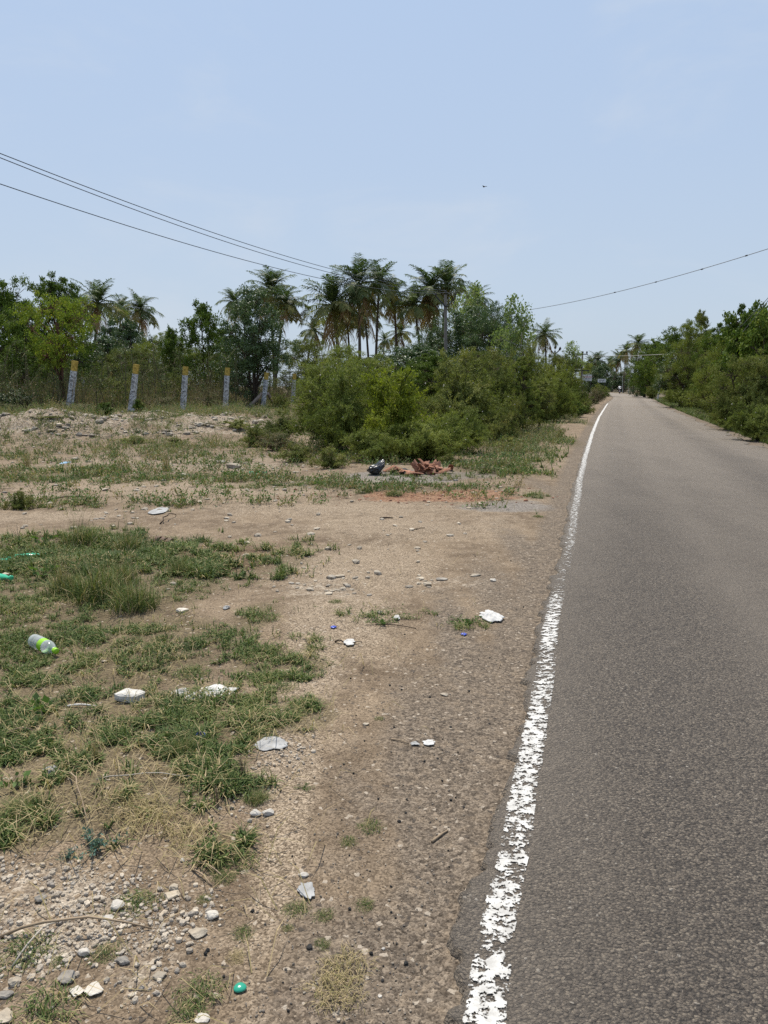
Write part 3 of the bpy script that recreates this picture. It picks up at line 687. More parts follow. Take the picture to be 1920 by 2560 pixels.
pro('young', tree(110, 3.0, 2.6, 1.45, 18, 7500, .095, 'younggreen', bark='redbark', nstem=2, tr=.075, stem_spread=.06, droop=.6, lw=.36, shape='flat'), (3.0, 2.6))
pro('coneA', tree(111, 3.6, 2.0, .5, 20, 20000, .085, 'fine', shape='cone', tr=.09, lw=.3, droop=.6, tone=(0, .8)), (3.6, 2.0))
pro('glossy', tree(112, 5, 5, .4, 26, 16000, .20, 'broad', lw=.62, tr=.13, nstem=2, tone=(.2, 1)), (5, 5))
pro('bare', tree(113, 6, 4, .8, 18, 2600, .15, 'brush', bark='greytwig', tr=.08, nstem=3, clump=.6), (6, 4))
pro('feathA', bush(201, 2.4, 3.0, 30, 26, 58, 'fine', .080, .021, flowers=14), (2.2, 3.3))
pro('feathB', bush(202, 2.2, 3.2, 32, 26, 58, 'fine', .080, .021, arch=.8, flowers=10), (1.9, 3.6))
pro('feathC', bush(203, 3.0, 2.6, 28, 26, 58, 'fine', .080, .021, up=.9, arch=.2), (2.9, 2.8))
pro('feathO', bush(204, 2.3, 3.4, 32, 26, 58, 'olive', .080, .021, arch=.7, flowers=18), (2.0, 3.8))
pro('feathP', bush(205, 1.6, 2.6, 26, 26, 40, 'olive', .072, .020, arch=1.0, tone=(.2, 1)), (1.4, 2.9))
pro('yellowbush', bush(206, 1.9, 2.0, 26, 26, 40, 'yellow', .075, .030, arch=.6, tone=(.2, .9)), (1.7, 2.2))
pro('leafybush', bush(207, 1.6, 2.4, 24, 22, 26, 'broad', .085, .045, arch=.7), (1.5, 2.7))
pro('darkbush', bush(208, 2.0, 2.4, 28, 26, 36, 'dark', .075, .030, arch=.5), (1.8, 2.6))
pro('drybush', bush(209, 1.0, 1.3, 30, 18, 14, 'brush', .05, .014, arch=.4, tone=(.2, 1), rad=.007, bark='twig'), (.95, 1.5))
pro('lowbush', bush(210, .9, 1.5, 26, 16, 18, 'olive', .06, .02, arch=.6, tone=(.2, 1), rad=.007), (.8, 1.7))
for k in range(6):
    pro('palm%d' % k, palm(300 + k, 9.0, [(.9, .4), (-.6, .2), (.2, -.3), (-1.3, .3), (.4, .6), (1.6, 0)][k], [28, 25, 30, 24, 27, 22][k], [3.3, 3.1, 3.4, 3.0, 3.2, 2.8][k], dead=[3, 2, 4, 1, 2, 2][k]), (9.0, 5.6))

def put(key, name, label, cat, u, vtop, D, wpx, group=None, rz=None, vbase=None, hmul=1.0, sink=.03):
    parts, (ph, pw) = PRO[key]
    x, _, zt = pt(u, vtop, D); z0 = hz(x, D) - sink
    if vbase is not None: z0 = pt(u, vbase, D)[2]
    sz = (zt - z0) / ph * hmul; sx = wpx * D / F / pw
    return spawn(parts, name, label, cat, (x, D, z0), (sx, sx, sz), rng.random() * 6.283 if rz is None else rz, group)
def putpalm(k, label, u, vc, D, wpx, rz=0, group='coconut palms of the grove behind the fence', ub=None):
    parts, (ph, pw) = PRO['palm%d' % k]
    x, _, zc = pt(u, vc, D); z0 = hz(x, D) - .1
    s = 1.12 * wpx * D / F / pw; sz = (zc - z0) / ph
    lean = [(.9, .4), (-.6, .2), (.2, -.3), (-1.3, .3), (.4, .6), (1.6, 0)][k]
    c, si = math.cos(rz), math.sin(rz); lx_ = (lean[0] * c - lean[1] * si) * s; ly_ = (lean[0] * si + lean[1] * c) * s
    o = link('coconut_palm', None, None, (x - lx_, D - ly_, z0), (0, 0, rz), 1)
    for pn, me in parts:
        # the trunk is stretched to its height; the head keeps its own proportions and sits on top of it
        q = link(pn, me, o)
        if pn == 'trunk': q.scale = (s, s, sz)
        else: q.scale = (s, s, s); q.location = (0, 0, 9.0 * (sz - s))
    return tag(o, label, 'palm tree', group)
# ------------------------------------------------------------------ planting (key, name, label, category, u, v of top, metres ahead, width in photo pixels)
build_ground(); build_road(); build_grass()
GP = 'coconut palms of the grove behind the fence'
for a in [
  (0, 'tall coconut palm with spreading fronds behind the leafy tree at far left', 246, 762, 80, 120, .3),
  (1, 'smaller coconut palm with a bare dark trunk, second from the left edge', 352, 776, 92, 92, 2.1),
  (5, 'browning coconut palm half hidden behind the big tree at far left', 192, 762, 84, 95, 4.0),
  (5, 'short yellowing coconut palm between the two palms on the left', 303, 772, 96, 80, 1.2),
  (2, 'coconut palm rising directly behind the dark green tree by the fence', 676, 728, 82, 112, 5.2),
  (3, 'leaning coconut palm with hanging dead fronds right of the dark green tree', 714, 762, 78, 112, 3.4),
  (4, 'coconut palm whose frond tips show left of the dark green tree top', 586, 758, 90, 75, .8),
  (0, 'broad coconut palm at the left end of the tall grove', 832, 766, 76, 145, 1.9),
  (5, 'low coconut palm under the left end of the tall grove', 785, 828, 98, 82, .2),
  (2, 'tallest coconut palm of the grove, where the wires meet the trees', 897, 716, 76, 130, 2.8),
  (4, 'tall coconut palm just right of the tallest one in the grove', 948, 708, 80, 112, 4.4),
  (1, 'coconut palm with arching fronds in the middle of the grove', 985, 745, 84, 104, 1.0),
  (5, 'small distant coconut palm low in the middle of the grove', 1001, 832, 105, 76, 3.0),
  (3, 'slender coconut palm with a pale trunk right of the grove middle', 1036, 766, 80, 104, 5.9),
  (0, 'tall coconut palm behind the left arm of the concrete pole', 1073, 727, 82, 122, 3.9),
  (4, 'tall coconut palm standing right behind the concrete power pole', 1118, 716, 84, 122, 5.0),
  (5, 'yellowing coconut palm below the tall one left of the pole', 1074, 782, 92, 98, 2.0),
  (1, 'yellow fronded coconut palm behind the tallest palm trunk', 912, 786, 95, 98, .6),
  (3, 'brown fronded coconut palm between the two leftmost grove trunks', 868, 806, 92, 98, 1.5),
  (5, 'tiny coconut palm seen between the grove trunks against the sky', 962, 852, 115, 54, 1.1),
  (2, 'coconut palm peeping over the round trees right of the pole', 1190, 752, 92, 72, 2.2)]:
    putpalm(*a)
RG = 'coconut palms far along the road'
for a in [
  (1, 'lone windblown coconut palm against the sky left of the road', 1362, 838, 88, 74, 0.4),
  (4, 'far coconut palm left of the pair by the signboards', 1479, 910, 240, 44, .5),
  (2, 'far bushy coconut palm above the white signboards', 1494, 904, 235, 50, 1.5),
  (0, 'far coconut palm right of the white signboards', 1526, 912, 240, 44, 2.5),
  (3, 'far coconut palm with drooping fronds beside the road bend', 1548, 900, 200, 56, 3.5),
  (5, 'coconut palm above the end of the pale overhead cable', 1565, 878, 172, 50, 4.5),
  (4, 'highest of the far coconut palms right of the road bend', 1596, 860, 150, 54, 5.5)]:
    putpalm(*a, group=RG)

TG = 'trees behind the fence'
for a in [
  ('broadA', 'broadleaf_tree', 'big leafy tree cut by the left edge of the photo', 'tree', 15, 716, 42, 190),
  ('broadB', 'broadleaf_tree', 'tall leafy tree with ragged top left of the first palm', 'tree', 140, 706, 44, 170),
  ('broadA', 'broadleaf_tree', 'shaded leafy tree under the big one at the left edge', 'tree', 40, 790, 36, 150),
  ('young', 'young_tree', 'young yellow green tree on two reddish stems by the fence', 'tree', 135, 766, 27.6, 190),
  ('darkB', 'round_tree', 'dark round tree below the two left coconut palms', 'tree', 303, 812, 66, 150),
  ('willow', 'scrub_tree', 'olive scrub tree below the second palm from the left', 'tree', 405, 836, 58, 150),
  ('open', 'scrub_tree', 'wispy scrub tree with a thin leaning top left of centre', 'tree', 425, 818, 50, 80),
  ('open', 'slender_tree', 'slender open tree with a loose pointed crown behind the fence', 'tree', 504, 752, 46, 105),
  ('broadB', 'broadleaf_tree', 'flat side branch tree between the slender and dark trees', 'tree', 560, 822, 56, 120),
  ('darkA', 'dark_tree', 'dense dark green tree on several leaning trunks behind the fence', 'tree', 630, 724, 36.5, 168),
  ('darkB', 'round_tree', 'low dark tree filling the gap behind the first fence posts', 'tree', 240, 850, 60, 200),
  ('willowB', 'scrub_tree', 'olive scrub tree behind the second fence post', 'tree', 340, 872, 50, 180),
  ('willow', 'scrub_tree', 'green scrub tree behind the third and fourth fence posts', 'tree', 470, 868, 52, 190),
  ('willowB', 'scrub_tree', 'scrub tree right of the dark green tree under the leaning palm', 'tree', 770, 850, 58, 170),
  ('broadB', 'broadleaf_tree', 'hazy low tree at the far left horizon', 'tree', 90, 850, 70, 240),
  ('darkW', 'round_tree', 'large rounded tree right of the concrete power pole', 'tree', 1178, 772, 60, 215),
  ('darkW', 'round_tree', 'large rounded tree with hanging sprays right of the pole, farther right', 'tree', 1240, 766, 57, 170),
  ('sparse', 'broadleaf_tree', 'big leaved tree top poking above the rounded trees', 'tree', 1176, 716, 66, 100),
  ('darkW', 'round_tree', 'dark tree mass just left of the concrete power pole', 'tree', 1088, 822, 62, 130),
  ('darkW', 'scrub_tree', 'dark shady tree at the foot of the grove left of the pole', 'tree', 1060, 862, 52, 130),
  ('sparse', 'sparse_tree', 'thin pale tree with few leaves against the sky', 'tree', 1292, 742, 50, 95),
  ('sparse', 'sparse_tree', 'small thin pale tree beside the transformer poles', 'tree', 1432, 856, 85, 62),
  ('willow', 'scrub_tree', 'far scrub tree behind the signboards', 'tree', 1470, 912, 120, 90),
  ('darkB', 'round_tree', 'far rounded green tree at the left side of the road bend', 'tree', 1500, 918, 112, 76),
  ('darkB', 'round_tree', 'far dark tree closing the view where the road bends', 'tree', 1556, 932, 205, 90),
  ('broadA', 'round_tree', 'far low tree behind the motorcycle rider', 'tree', 1530, 945, 225, 80)]:
    put(*a, group=TG if a[5] < 100 else 'trees at the road bend' if a[4] > 1460 else TG)
RT = 'trees along the right side of the road'
for a in [
  ('bare', 'bare_tree', 'grey half bare tree right of the road bend', 'tree', 1584, 880, 152, 62),
  ('broadB', 'broadleaf_tree', 'rounded tree behind the leaning white post', 'tree', 1636, 858, 98, 112),
  ('darkB', 'dark_tree', 'dark low tree beside the small white posts at the bend', 'tree', 1616, 905, 105, 90),
  ('broadA', 'broadleaf_tree', 'broad rounded tree left of the tall windblown tree', 'tree', 1690, 826, 76, 130),
  ('tallB', 'windblown_tree', 'tall windblown tree standing above the right side row', 'tree', 1762, 770, 60, 78),
  ('willow', 'feathery_tree', 'feathery tree around the foot of the windblown tree', 'tree', 1738, 812, 54, 140),
  ('darkA', 'dark_tree', 'shady dark tree under the right side row', 'tree', 1712, 880, 56, 130),
  ('broadB', 'broadleaf_tree', 'leafy tree right of the windblown tree', 'tree', 1812, 816, 46, 130),
  ('glossy', 'glossy_tree', 'bright big leaved tree at the right edge of the photo', 'tree', 1878, 786, 34, 170),
  ('glossy', 'glossy_tree', 'lower big leaved tree behind the right edge bushes', 'tree', 1925, 800, 31, 160),
  ('tallA', 'slender_tree', 'leafy sprig of a tree rising above the bright tree', 'tree', 1852, 766, 40, 60),
  ('willow', 'feathery_tree', 'feathery tree between the windblown and the bright tree', 'tree', 1815, 850, 36, 140),
  ('willowB', 'feathery_tree', 'olive feathery tree above the right roadside bushes', 'tree', 1880, 890, 27, 190)]:
    put(*a, group=RT)

BG = 'thorny bushes left of the road'
for a in [
  ('feathA', 'thorn_bush', 'dark feathery thorn bush with a visible trunk, frontmost left of centre', 'bush', 850, 884, 18.0, 245),
  ('feathC', 'thorn_bush', 'tall thin feathery bush rising behind the front thorn bush', 'bush', 825, 838, 25, 200),
  ('feathC', 'thorn_bush', 'feathery bush screening the last fence posts', 'bush', 806, 868, 27, 130),
  ('feathA', 'thorn_bush', 'feathery bush just left of the yellow green shrub', 'bush', 900, 872, 27, 150),
  ('yellowbush', 'yellow_shrub', 'bright yellow green shrub in the middle of the bushes', 'shrub', 984, 914, 16.9, 200),
  ('feathB', 'thorn_bush', 'wide feathery bush spreading behind the clay tile heap', 'bush', 1072, 1025, 16.0, 230),
  ('feathB', 'thorn_bush', 'low arching bush below the yellow green shrub', 'bush', 935, 1052, 15.8, 190),
  ('feathO', 'thorn_bush', 'pale olive bush dotted with white blossom below the power pole', 'bush', 1170, 902, 22, 300),
  ('feathO', 'thorn_bush', 'olive blossoming bush behind the small dark tree by the road', 'bush', 1235, 898, 27, 210),
  ('feathB', 'thorn_bush', 'shaded bush between the clay tiles and the road verge', 'bush', 1150, 1005, 18.0, 210),
  ('feathP', 'thorn_bush', 'low light bush at the end of the thicket by the verge', 'bush', 1242, 1020, 20.6, 130),
  ('coneA', 'small_tree', 'narrow dark green tree with a pointed crown by the verge', 'tree', 1310, 882, 26, 105),
  ('feathP', 'thorn_bush', 'light bush in front of the narrow pointed tree', 'bush', 1290, 985, 23.5, 110),
  ('tallB', 'small_tree', 'small forked tree with a bare brown stem by the verge', 'tree', 1352, 950, 27.5, 80),
  ('feathA', 'thorn_bush', 'green bush right behind the small forked tree', 'bush', 1372, 912, 33, 130),
  ('feathB', 'thorn_bush', 'dark shaded bush low on the verge past the forked tree', 'bush', 1398, 962, 36, 110),
  ('feathO', 'thorn_bush', 'olive bush under the lone windblown palm', 'bush', 1345, 878, 45, 150),
  ('feathA', 'thorn_bush', 'green bush below the insulator pole', 'bush', 1405, 892, 50, 120),
  ('feathO', 'thorn_bush', 'olive bush in front of the transformer poles', 'bush', 1418, 915, 55, 66),
  ('drybush', 'dry_shrub', 'brownish shrub below the white signboards', 'shrub', 1462, 966, 52, 70),
  ('drybush', 'dry_shrub', 'brownish shrub beside the road below the smaller signboard', 'shrub', 1490, 958, 66, 55),
  ('feathB', 'thorn_bush', 'bush at the verge just before the signboards', 'bush', 1432, 952, 46, 90),
  ('feathA', 'thorn_bush', 'far verge bush beside the smaller signboard', 'bush', 1500, 956, 90, 50),
  ('feathB', 'thorn_bush', 'far verge bush where the road edge disappears', 'bush', 1497, 960, 116, 40),
  ('darkB', 'dark_bush', 'dark green bush mass in front of the grove trunks', 'bush', 1010, 880, 50, 260),
  ('willowB', 'scrub_bush', 'olive scrub in front of the rounded trees below the pole', 'bush', 1205, 880, 42, 210),
  ('broadB', 'leafy_bush', 'leafy green bush between the yellow shrub and the power pole', 'bush', 1075, 890, 42, 150),
  ('willow', 'scrub_bush', 'green scrub between the front thorn bush and the palm trunks', 'bush', 880, 874, 45, 230),
  ('willow', 'scrub_bush', 'scrub mass left of the lone windblown palm', 'bush', 1310, 868, 66, 130),
  ('willowB', 'scrub_bush', 'scrub mass right of the lone windblown palm', 'bush', 1395, 886, 85, 120),
  ('lowbush', 'weedy_bush', 'leggy light green weed clump left of the black sack', 'bush', 830, 1112, 14.2, 130),
  ('feathO', 'thorn_bush', 'olive bush at the left end of the thicket before the last posts', 'bush', 690, 1032, 20.5, 150),
  ('feathP', 'thorn_bush', 'low olive bush at the foot of the thicket left end', 'bush', 640, 1062, 19.4, 110),
  ('lowbush', 'weedy_bush', 'weed clump in front of the dark thorn bush trunk', 'bush', 740, 1108, 15.6, 120),
  ('lowbush', 'weedy_bush', 'yellowish dry weed clump right of the clay tile heap', 'bush', 1118, 1132, 14.9, 70),
  ('drybush', 'dry_shrub', 'brown twiggy shrub at the foot of the front thorn bush', 'shrub', 690, 1066, 18.2, 130),
  ('lowbush', 'weedy_bush', 'short weed patch beside the road verge below the light bush', 'bush', 1275, 1090, 19.0, 110),
  ('lowbush', 'weedy_bush', 'small upright weed by the asphalt edge near the forked tree', 'bush', 1402, 1072, 22.5, 34),
  ('leafybush', 'leafy_bush', 'bright green leafy bush on the verge past the forked tree', 'bush', 1440, 1005, 38, 80),
  ('lowbush', 'weedy_bush', 'weed patch on the verge beside the thin painted line end', 'bush', 1465, 1000, 42, 60)]:
    put(*a, group=BG)
MG = 'bushes on and behind the rubble mound'
for a in [
  ('lowbush', 'weedy_bush', 'grey green bush on the mound face below the first post', 'bush', 128, 1046, 21.6, 150),
  ('drybush', 'dry_shrub', 'brown brush around the foot of the first fence post', 'shrub', 190, 1000, 25.4, 150),
  ('drybush', 'dry_shrub', 'brown brush under the young yellow green tree', 'shrub', 100, 985, 27, 150),
  ('darkbush', 'dark_bush', 'dark shaded bush at the left edge below the big tree', 'bush', 38, 958, 27, 130),
  ('leafybush', 'leafy_bush', 'small leafy bush between the first two fence posts', 'bush', 260, 1008, 25.8, 66),
  ('leafybush', 'leafy_bush', 'small leafy bush hugging the second fence post', 'bush', 345, 1000, 26.4, 44),
  ('drybush', 'dry_shrub', 'brown shrub on the mound crest under the fourth post', 'shrub', 515, 1052, 22.6, 60),
  ('lowbush', 'weedy_bush', 'green bush on the mound below the fourth post', 'bush', 590, 1046, 22.4, 110),
  ('drybush', 'dry_shrub', 'dry brush between the third and fourth fence posts', 'shrub', 512, 975, 33.5, 110),
  ('drybush', 'dry_shrub', 'dry brush behind the leaning brace of the corner post', 'shrub', 640, 985, 37.5, 100),
  ('drybush', 'dry_shrub', 'dry brush between the second and third fence posts', 'shrub', 400, 980, 30, 120),
  ('feathP', 'scrub_bush', 'olive bush behind the first pair of fence posts', 'bush', 285, 940, 34, 150),
  ('feathP', 'scrub_bush', 'olive bush behind the third fence post', 'bush', 430, 935, 37, 140),
  ('feathP', 'scrub_bush', 'low feathery green bush right of the corner post', 'bush', 700, 985, 33, 70),
  ('lowbush', 'weedy_bush', 'weedy bush on the mound edge left of the thicket', 'bush', 640, 1085, 19.4, 110),
  ('lowbush', 'weedy_bush', 'dark twiggy weed on the gravel at the left edge', 'bush', 52, 1222, 9.6, 100),
  ('lowbush', 'weedy_bush', 'sparse weed on the mound foot under the second post', 'bush', 330, 1088, 20.4, 120),
  ('lowbush', 'weedy_bush', 'sparse weed on the mound foot under the third post', 'bush', 440, 1092, 19.6, 110),
  ('drybush', 'dry_shrub', 'tan dry grass bush on the flat ground at far left', 'shrub', 65, 1150, 15.2, 50),
  ('drybush', 'dry_shrub', 'dry brush at the left edge of the mound crest', 'shrub', 30, 1000, 26, 130)]:
    put(*a, group=MG)
RB = 'bushes along the right edge of the road'
for a in [
  ('feathB', 'thorn_bush', 'feathery bush leaning over the road edge, nearest on the right', 'bush', 1905, 992, 21.5, 165),
  ('feathP', 'thorn_bush', 'low olive bush at the right edge of the photo', 'bush', 1960, 1035, 18.6, 130),
  ('feathO', 'thorn_bush', 'brownish olive bush under the bright big leaved tree', 'bush', 1880, 925, 26.5, 190),
  ('feathA', 'thorn_bush', 'dark bush reaching the asphalt on the right side', 'bush', 1842, 958, 27, 110),
  ('feathP', 'thorn_bush', 'low bush casting shade on the right road edge', 'bush', 1818, 1010, 29, 80),
  ('feathO', 'thorn_bush', 'olive bush by the road edge under the windblown tree', 'bush', 1788, 948, 41, 130),
  ('feathB', 'thorn_bush', 'dark green bush by the road edge, middle of the right row', 'bush', 1738, 952, 52, 110),
  ('feathA', 'thorn_bush', 'bush at the foot of the leaning white post', 'bush', 1688, 950, 68, 80),
  ('feathO', 'thorn_bush', 'dry looking bush by the small white posts', 'bush', 1632, 955, 92, 50),
  ('feathP', 'thorn_bush', 'far low bush at the right side of the road bend', 'bush', 1606, 962, 114, 36)]:
    put(*a, group=RB)

# ------------------------------------------------------------------ brush and weeds nobody could count
def build_brush():
    g = np.random.default_rng(77); mb = MB()
    pos = []
    n = 1900
    y = 25.5 + 38 * g.random(n) ** 1.3; xf = np.interp(y, [25, 36, 64], [-10.5, -4.6, -4.0]); x = xf - 1.2 - g.random(n) * (y * .55 + 2 + xf * .0)
    for i in range(n):
        h = g.uniform(.5, 1.35) * (1 + .6 * fbm(x[i] * .4, y[i] * .4, 17)); k = 7
        bx = x[i] + g.normal(0, .18, k); by = y[i] + g.normal(0, .18, k); z = H(bx, by)
        dx, dy = g.normal(0, .22, k) * h, g.normal(0, .22, k) * h; hh = h * g.uniform(.5, 1, k)
        P = np.stack([bx, by, z], 1); D = np.stack([dx, dy, hh], 1)
        L = np.linalg.norm(D, axis=1)
        V, f = leaf_cards(P, D, rnd_unit(g, k), L, np.full(k, .022)); tb = g.uniform(.4, 1)
        mb.add(V, f, tb)
        m = 34; q = g.integers(0, k, m); s = g.random(m) ** .7
        B = P[q] + D[q] * s[:, None] + g.normal(0, .06, (m, 3))
        l = g.uniform(.05, .12, m)
        tone = np.clip((.25 if g.random() < .5 else .72) + g.normal(0, .15, m), 0, 1)
        mb.add(*leaf_cards(B, rnd_unit(g, m) + (0, 0, .5), rnd_unit(g, m), l, l * .4), np.repeat(tone, 4))
    for i in range(340):                       # thin bare saplings standing in the brush
        y0 = 26.5 + 26 * g.random(); x0 = np.interp(y0, [25, 36, 64], [-10.5, -4.6, -4.0]) - .8 - g.random() * (y0 * .5 + 2); h = g.uniform(1.2, 2.8); b = np.array([x0, y0, hz(x0, y0)])
        q = b + np.array([g.normal(0, .25), g.normal(0, .25), h]); mid = (b + q) / 2 + np.array([g.normal(0, .1), g.normal(0, .1), 0])
        mb.add(*tube(np.array([b, mid, q]), [.022, .016, .006], 4, False), g.uniform(.55, .85))
        for _ in range(4):
            s = g.uniform(.4, .95); p = b + (q - b) * s; e = p + np.array([g.normal(0, .28), g.normal(0, .28), g.uniform(.1, .5)])
            mb.add(*tube(np.array([p, (p + e) / 2 + (0, 0, .03), e]), [.010, .007, .003], 3, False), .8)
            m = 26; B = p + (e - p) * g.random((m, 1)) + g.normal(0, .07, (m, 3)); l = g.uniform(.05, .11, m)
            mb.add(*leaf_cards(B, rnd_unit(g, m), rnd_unit(g, m), l, l * .42), np.repeat(np.clip(.22 + g.normal(0, .14, m), 0, 1), 4))
    tag(link('dry_brush', mb.mesh('dry_brush', M['brush'])), 'dense brown and olive dry brush filling the field behind the fence', 'brush', kind='stuff')
    # low weeds: mound, flat waste ground, verge
    mb = MB(); n = 4200
    def dens(x, y): return np.clip(.12 + grassiness(x, y) + .8 * ss(.08, .3, H(x, y)), 0, 1) * ss(.42, .56, fbm(x * .9, y * .9, 91)) * left_of_road(x, y, .9)
    x, y = field(9.5, 60, dens, 1.2)(g, n); zz_ = H(x, y)
    for i in range(n):
        h = g.uniform(.10, .42) * (1.15 if y[i] > 17 else .7 if y[i] > 13 else .5); k = 7
        a = g.random(k) * 6.283; D = np.stack([np.cos(a) * .55, np.sin(a) * .55, g.uniform(.4, 1, k)], 1) * h
        P = np.repeat([[x[i], y[i], zz_[i]]], k, 0) + np.concatenate([g.normal(0, .06, (k, 2)), np.zeros((k, 1))], 1)
        mb.add(*leaf_cards(P, D, rnd_unit(g, k), np.linalg.norm(D, axis=1), np.full(k, .012)), .8)
        m = 34; q = g.integers(0, k, m); s = g.random(m) ** .6
        B = P[q] + D[q] * s[:, None] + g.normal(0, .02, (m, 3)); l = g.uniform(.02, .05, m)
        tb = g.uniform(.05, .6) if g.random() < .75 else g.uniform(.7, 1)
        mb.add(*leaf_cards(B, rnd_unit(g, m) + (0, 0, .4), rnd_unit(g, m) + (0, 0, 1.), l, l * .5), np.repeat(np.clip(tb + g.normal(0, .1, m), 0, 1), 4))
    tag(link('low_weeds', mb.mesh('low_weeds', M['weed'])), 'scattered low green weeds over the mound and waste ground', 'weeds', kind='stuff')
build_brush()

# ------------------------------------------------------------------ fence
def postmat():
    m, nt = newmat('rough_stone_post'); n = N(nt); co = n.co()
    v = n.vor(co, 17); s = n.new('ShaderNodeSeparateColor'); n.set(s.inputs[0], v.outputs['Color'])
    c = n.ramp(n.math('ADD', n.math('MULTIPLY', n.noise(co, 34, 6, .75), .75), n.math('MULTIPLY', s.outputs[0], .25)), [(.36, (.17, .168, .168)), (.5, (.42, .415, .415)), (.64, (.64, .635, .63))])
    n.out(n.bsdf(c, .9, n.bump(n.noise(co, 16, 6, .7), .8, .03), .2)); return m
M['post'] = postmat()
M['ochre'] = plain('ochre_paint', (.52, .36, .085), .9, .15, 16, .6, .6, 18)
M['brace'] = plain('brace_stone', (.40, .31, .25), .9, .2, 12, .35, .5, 18)
def rough_post(seed, Hh, w, frm, to):
    g = np.random.default_rng(seed); n = 14; z = np.linspace(frm, to, n) * Hh; mb = MB(); th = np.array([45, 135, 225, 315]) * math.pi / 180
    V = []
    for i, zz in enumerate(z):
        f = 1.08 - .2 * zz / Hh
        for k in range(8):
            a = (k + .5) / 8 * 6.283; c = 1 / max(abs(math.cos(a)), abs(math.sin(a))) ** .8
            r = w * .5 * c * f * (1 + .10 * (vn(np.array([k * 2.1 + seed]), np.array([zz * 7.0]), 7)[0] - .5) * 2)
            V.append((r * math.cos(a), r * math.sin(a), zz))
    f = [(i * 8 + k, i * 8 + (k + 1) % 8, (i + 1) * 8 + (k + 1) % 8, (i + 1) * 8 + k) for i in range(n - 1) for k in range(8)] + [tuple(range((n - 1) * 8, n * 8))]
    return mb.add(np.array(V), f)
PG = 'stone fence posts with ochre tops'
POSTS = [  # u, v top; u, v base; metres; label
 (187.5, 902, 170, 1045, 26.6, 'leftmost speckled stone fence post with an ochre top, leaning right'),
 (341, 911, 325, 1046, 27.4, 'second ochre topped stone fence post from the left, leaning right'),
 (464, 916, 456, 1041, 29.6, 'third ochre topped stone fence post from the left, nearly upright'),
 (569, 919, 562, 1034, 32.5, 'fourth ochre topped stone fence post, with a green sprig at its top'),
 (667, 931, 655, 1036, 35.6, 'corner stone fence post with two leaning braces'),
 (737, 934, 731, 1022, 42.5, 'stone fence post right of the braced corner post'),
 (794, 935, 792, 1015, 48, 'stone fence post half hidden by the feathery bush'),
 (851, 940, 848, 1008, 55, 'stone fence post barely seen through the front thorn bush'),
 (900, 944, 899, 1002, 62, 'stone fence post behind the yellow green shrub, left side'),
 (1064, 948, 1064, 995, 74, 'short looking stone post right of the yellow green shrub')]
for i, (ut, vt, ub, vb, D, lab) in enumerate(POSTS):
    xt, _, zt = pt(ut, vt, D); xb, _, zb = pt(ub, vb, D); zg = hz(xb, D)
    zb = min(zb, zg) - .05; Hh = math.hypot(zt - zb, xt - xb)
    o = link('fence_post', None, None, (xb, D, zb), (0, math.atan2(xt - xb, zt - zb), 0))
    link('shaft', rough_post(i, Hh, .215, 0, .83).mesh('shaft', M['post']), o)
    link('painted_top', rough_post(i, Hh, .218, .831, 1).mesh('painted_top', M['ochre']), o)
    tag(o, lab, 'fence post', PG)
    if i == 4:
        for (u1, v1, u2, v2, dd) in ((656, 984, 604, 1034, -.5), (670, 984, 690, 1022, 1.6)):
            a = np.array(pt(u1, v1, D)); b = np.array(pt(u2, v2, D + dd)); b[2] = min(b[2], hz(b[0], b[1]))
            k = link('brace', MB().add(*tube(np.linspace(a, b, 5) + np.random.default_rng(i).normal(0, .01, (5, 3)), [.075, .082, .08, .085, .08], 6)).mesh('brace', M['brace']))
            k.parent = o; k.matrix_parent_inverse = o.matrix_basis.inverted()
for (u, v, D, lab) in [(64, 926, 52, 'far ochre topped post at the left edge behind the first trees'), (134.5, 926, 52, 'far ochre topped post behind the young yellow green tree'),
        (206, 928, 54, 'far ochre topped post just right of the first near post'), (277, 929, 56, 'far ochre topped post midway between the first two near posts'),
        (351, 931, 58, 'far ochre topped post right beside the second near post'), (500, 935, 62, 'far ochre topped post between the third and fourth near posts')]:
    x, _, zt = pt(u, v, D); zb = hz(x, D) - .05
    o = link('fence_post', None, None, (x, D, zb))
    link('shaft', rough_post(int(u), zt - zb, .17, 0, .82).mesh('shaft', M['post']), o); link('painted_top', rough_post(int(u), zt - zb, .172, .821, 1).mesh('painted_top', M['ochre']), o)
    tag(o, lab, 'fence post', 'far stone posts across the field')
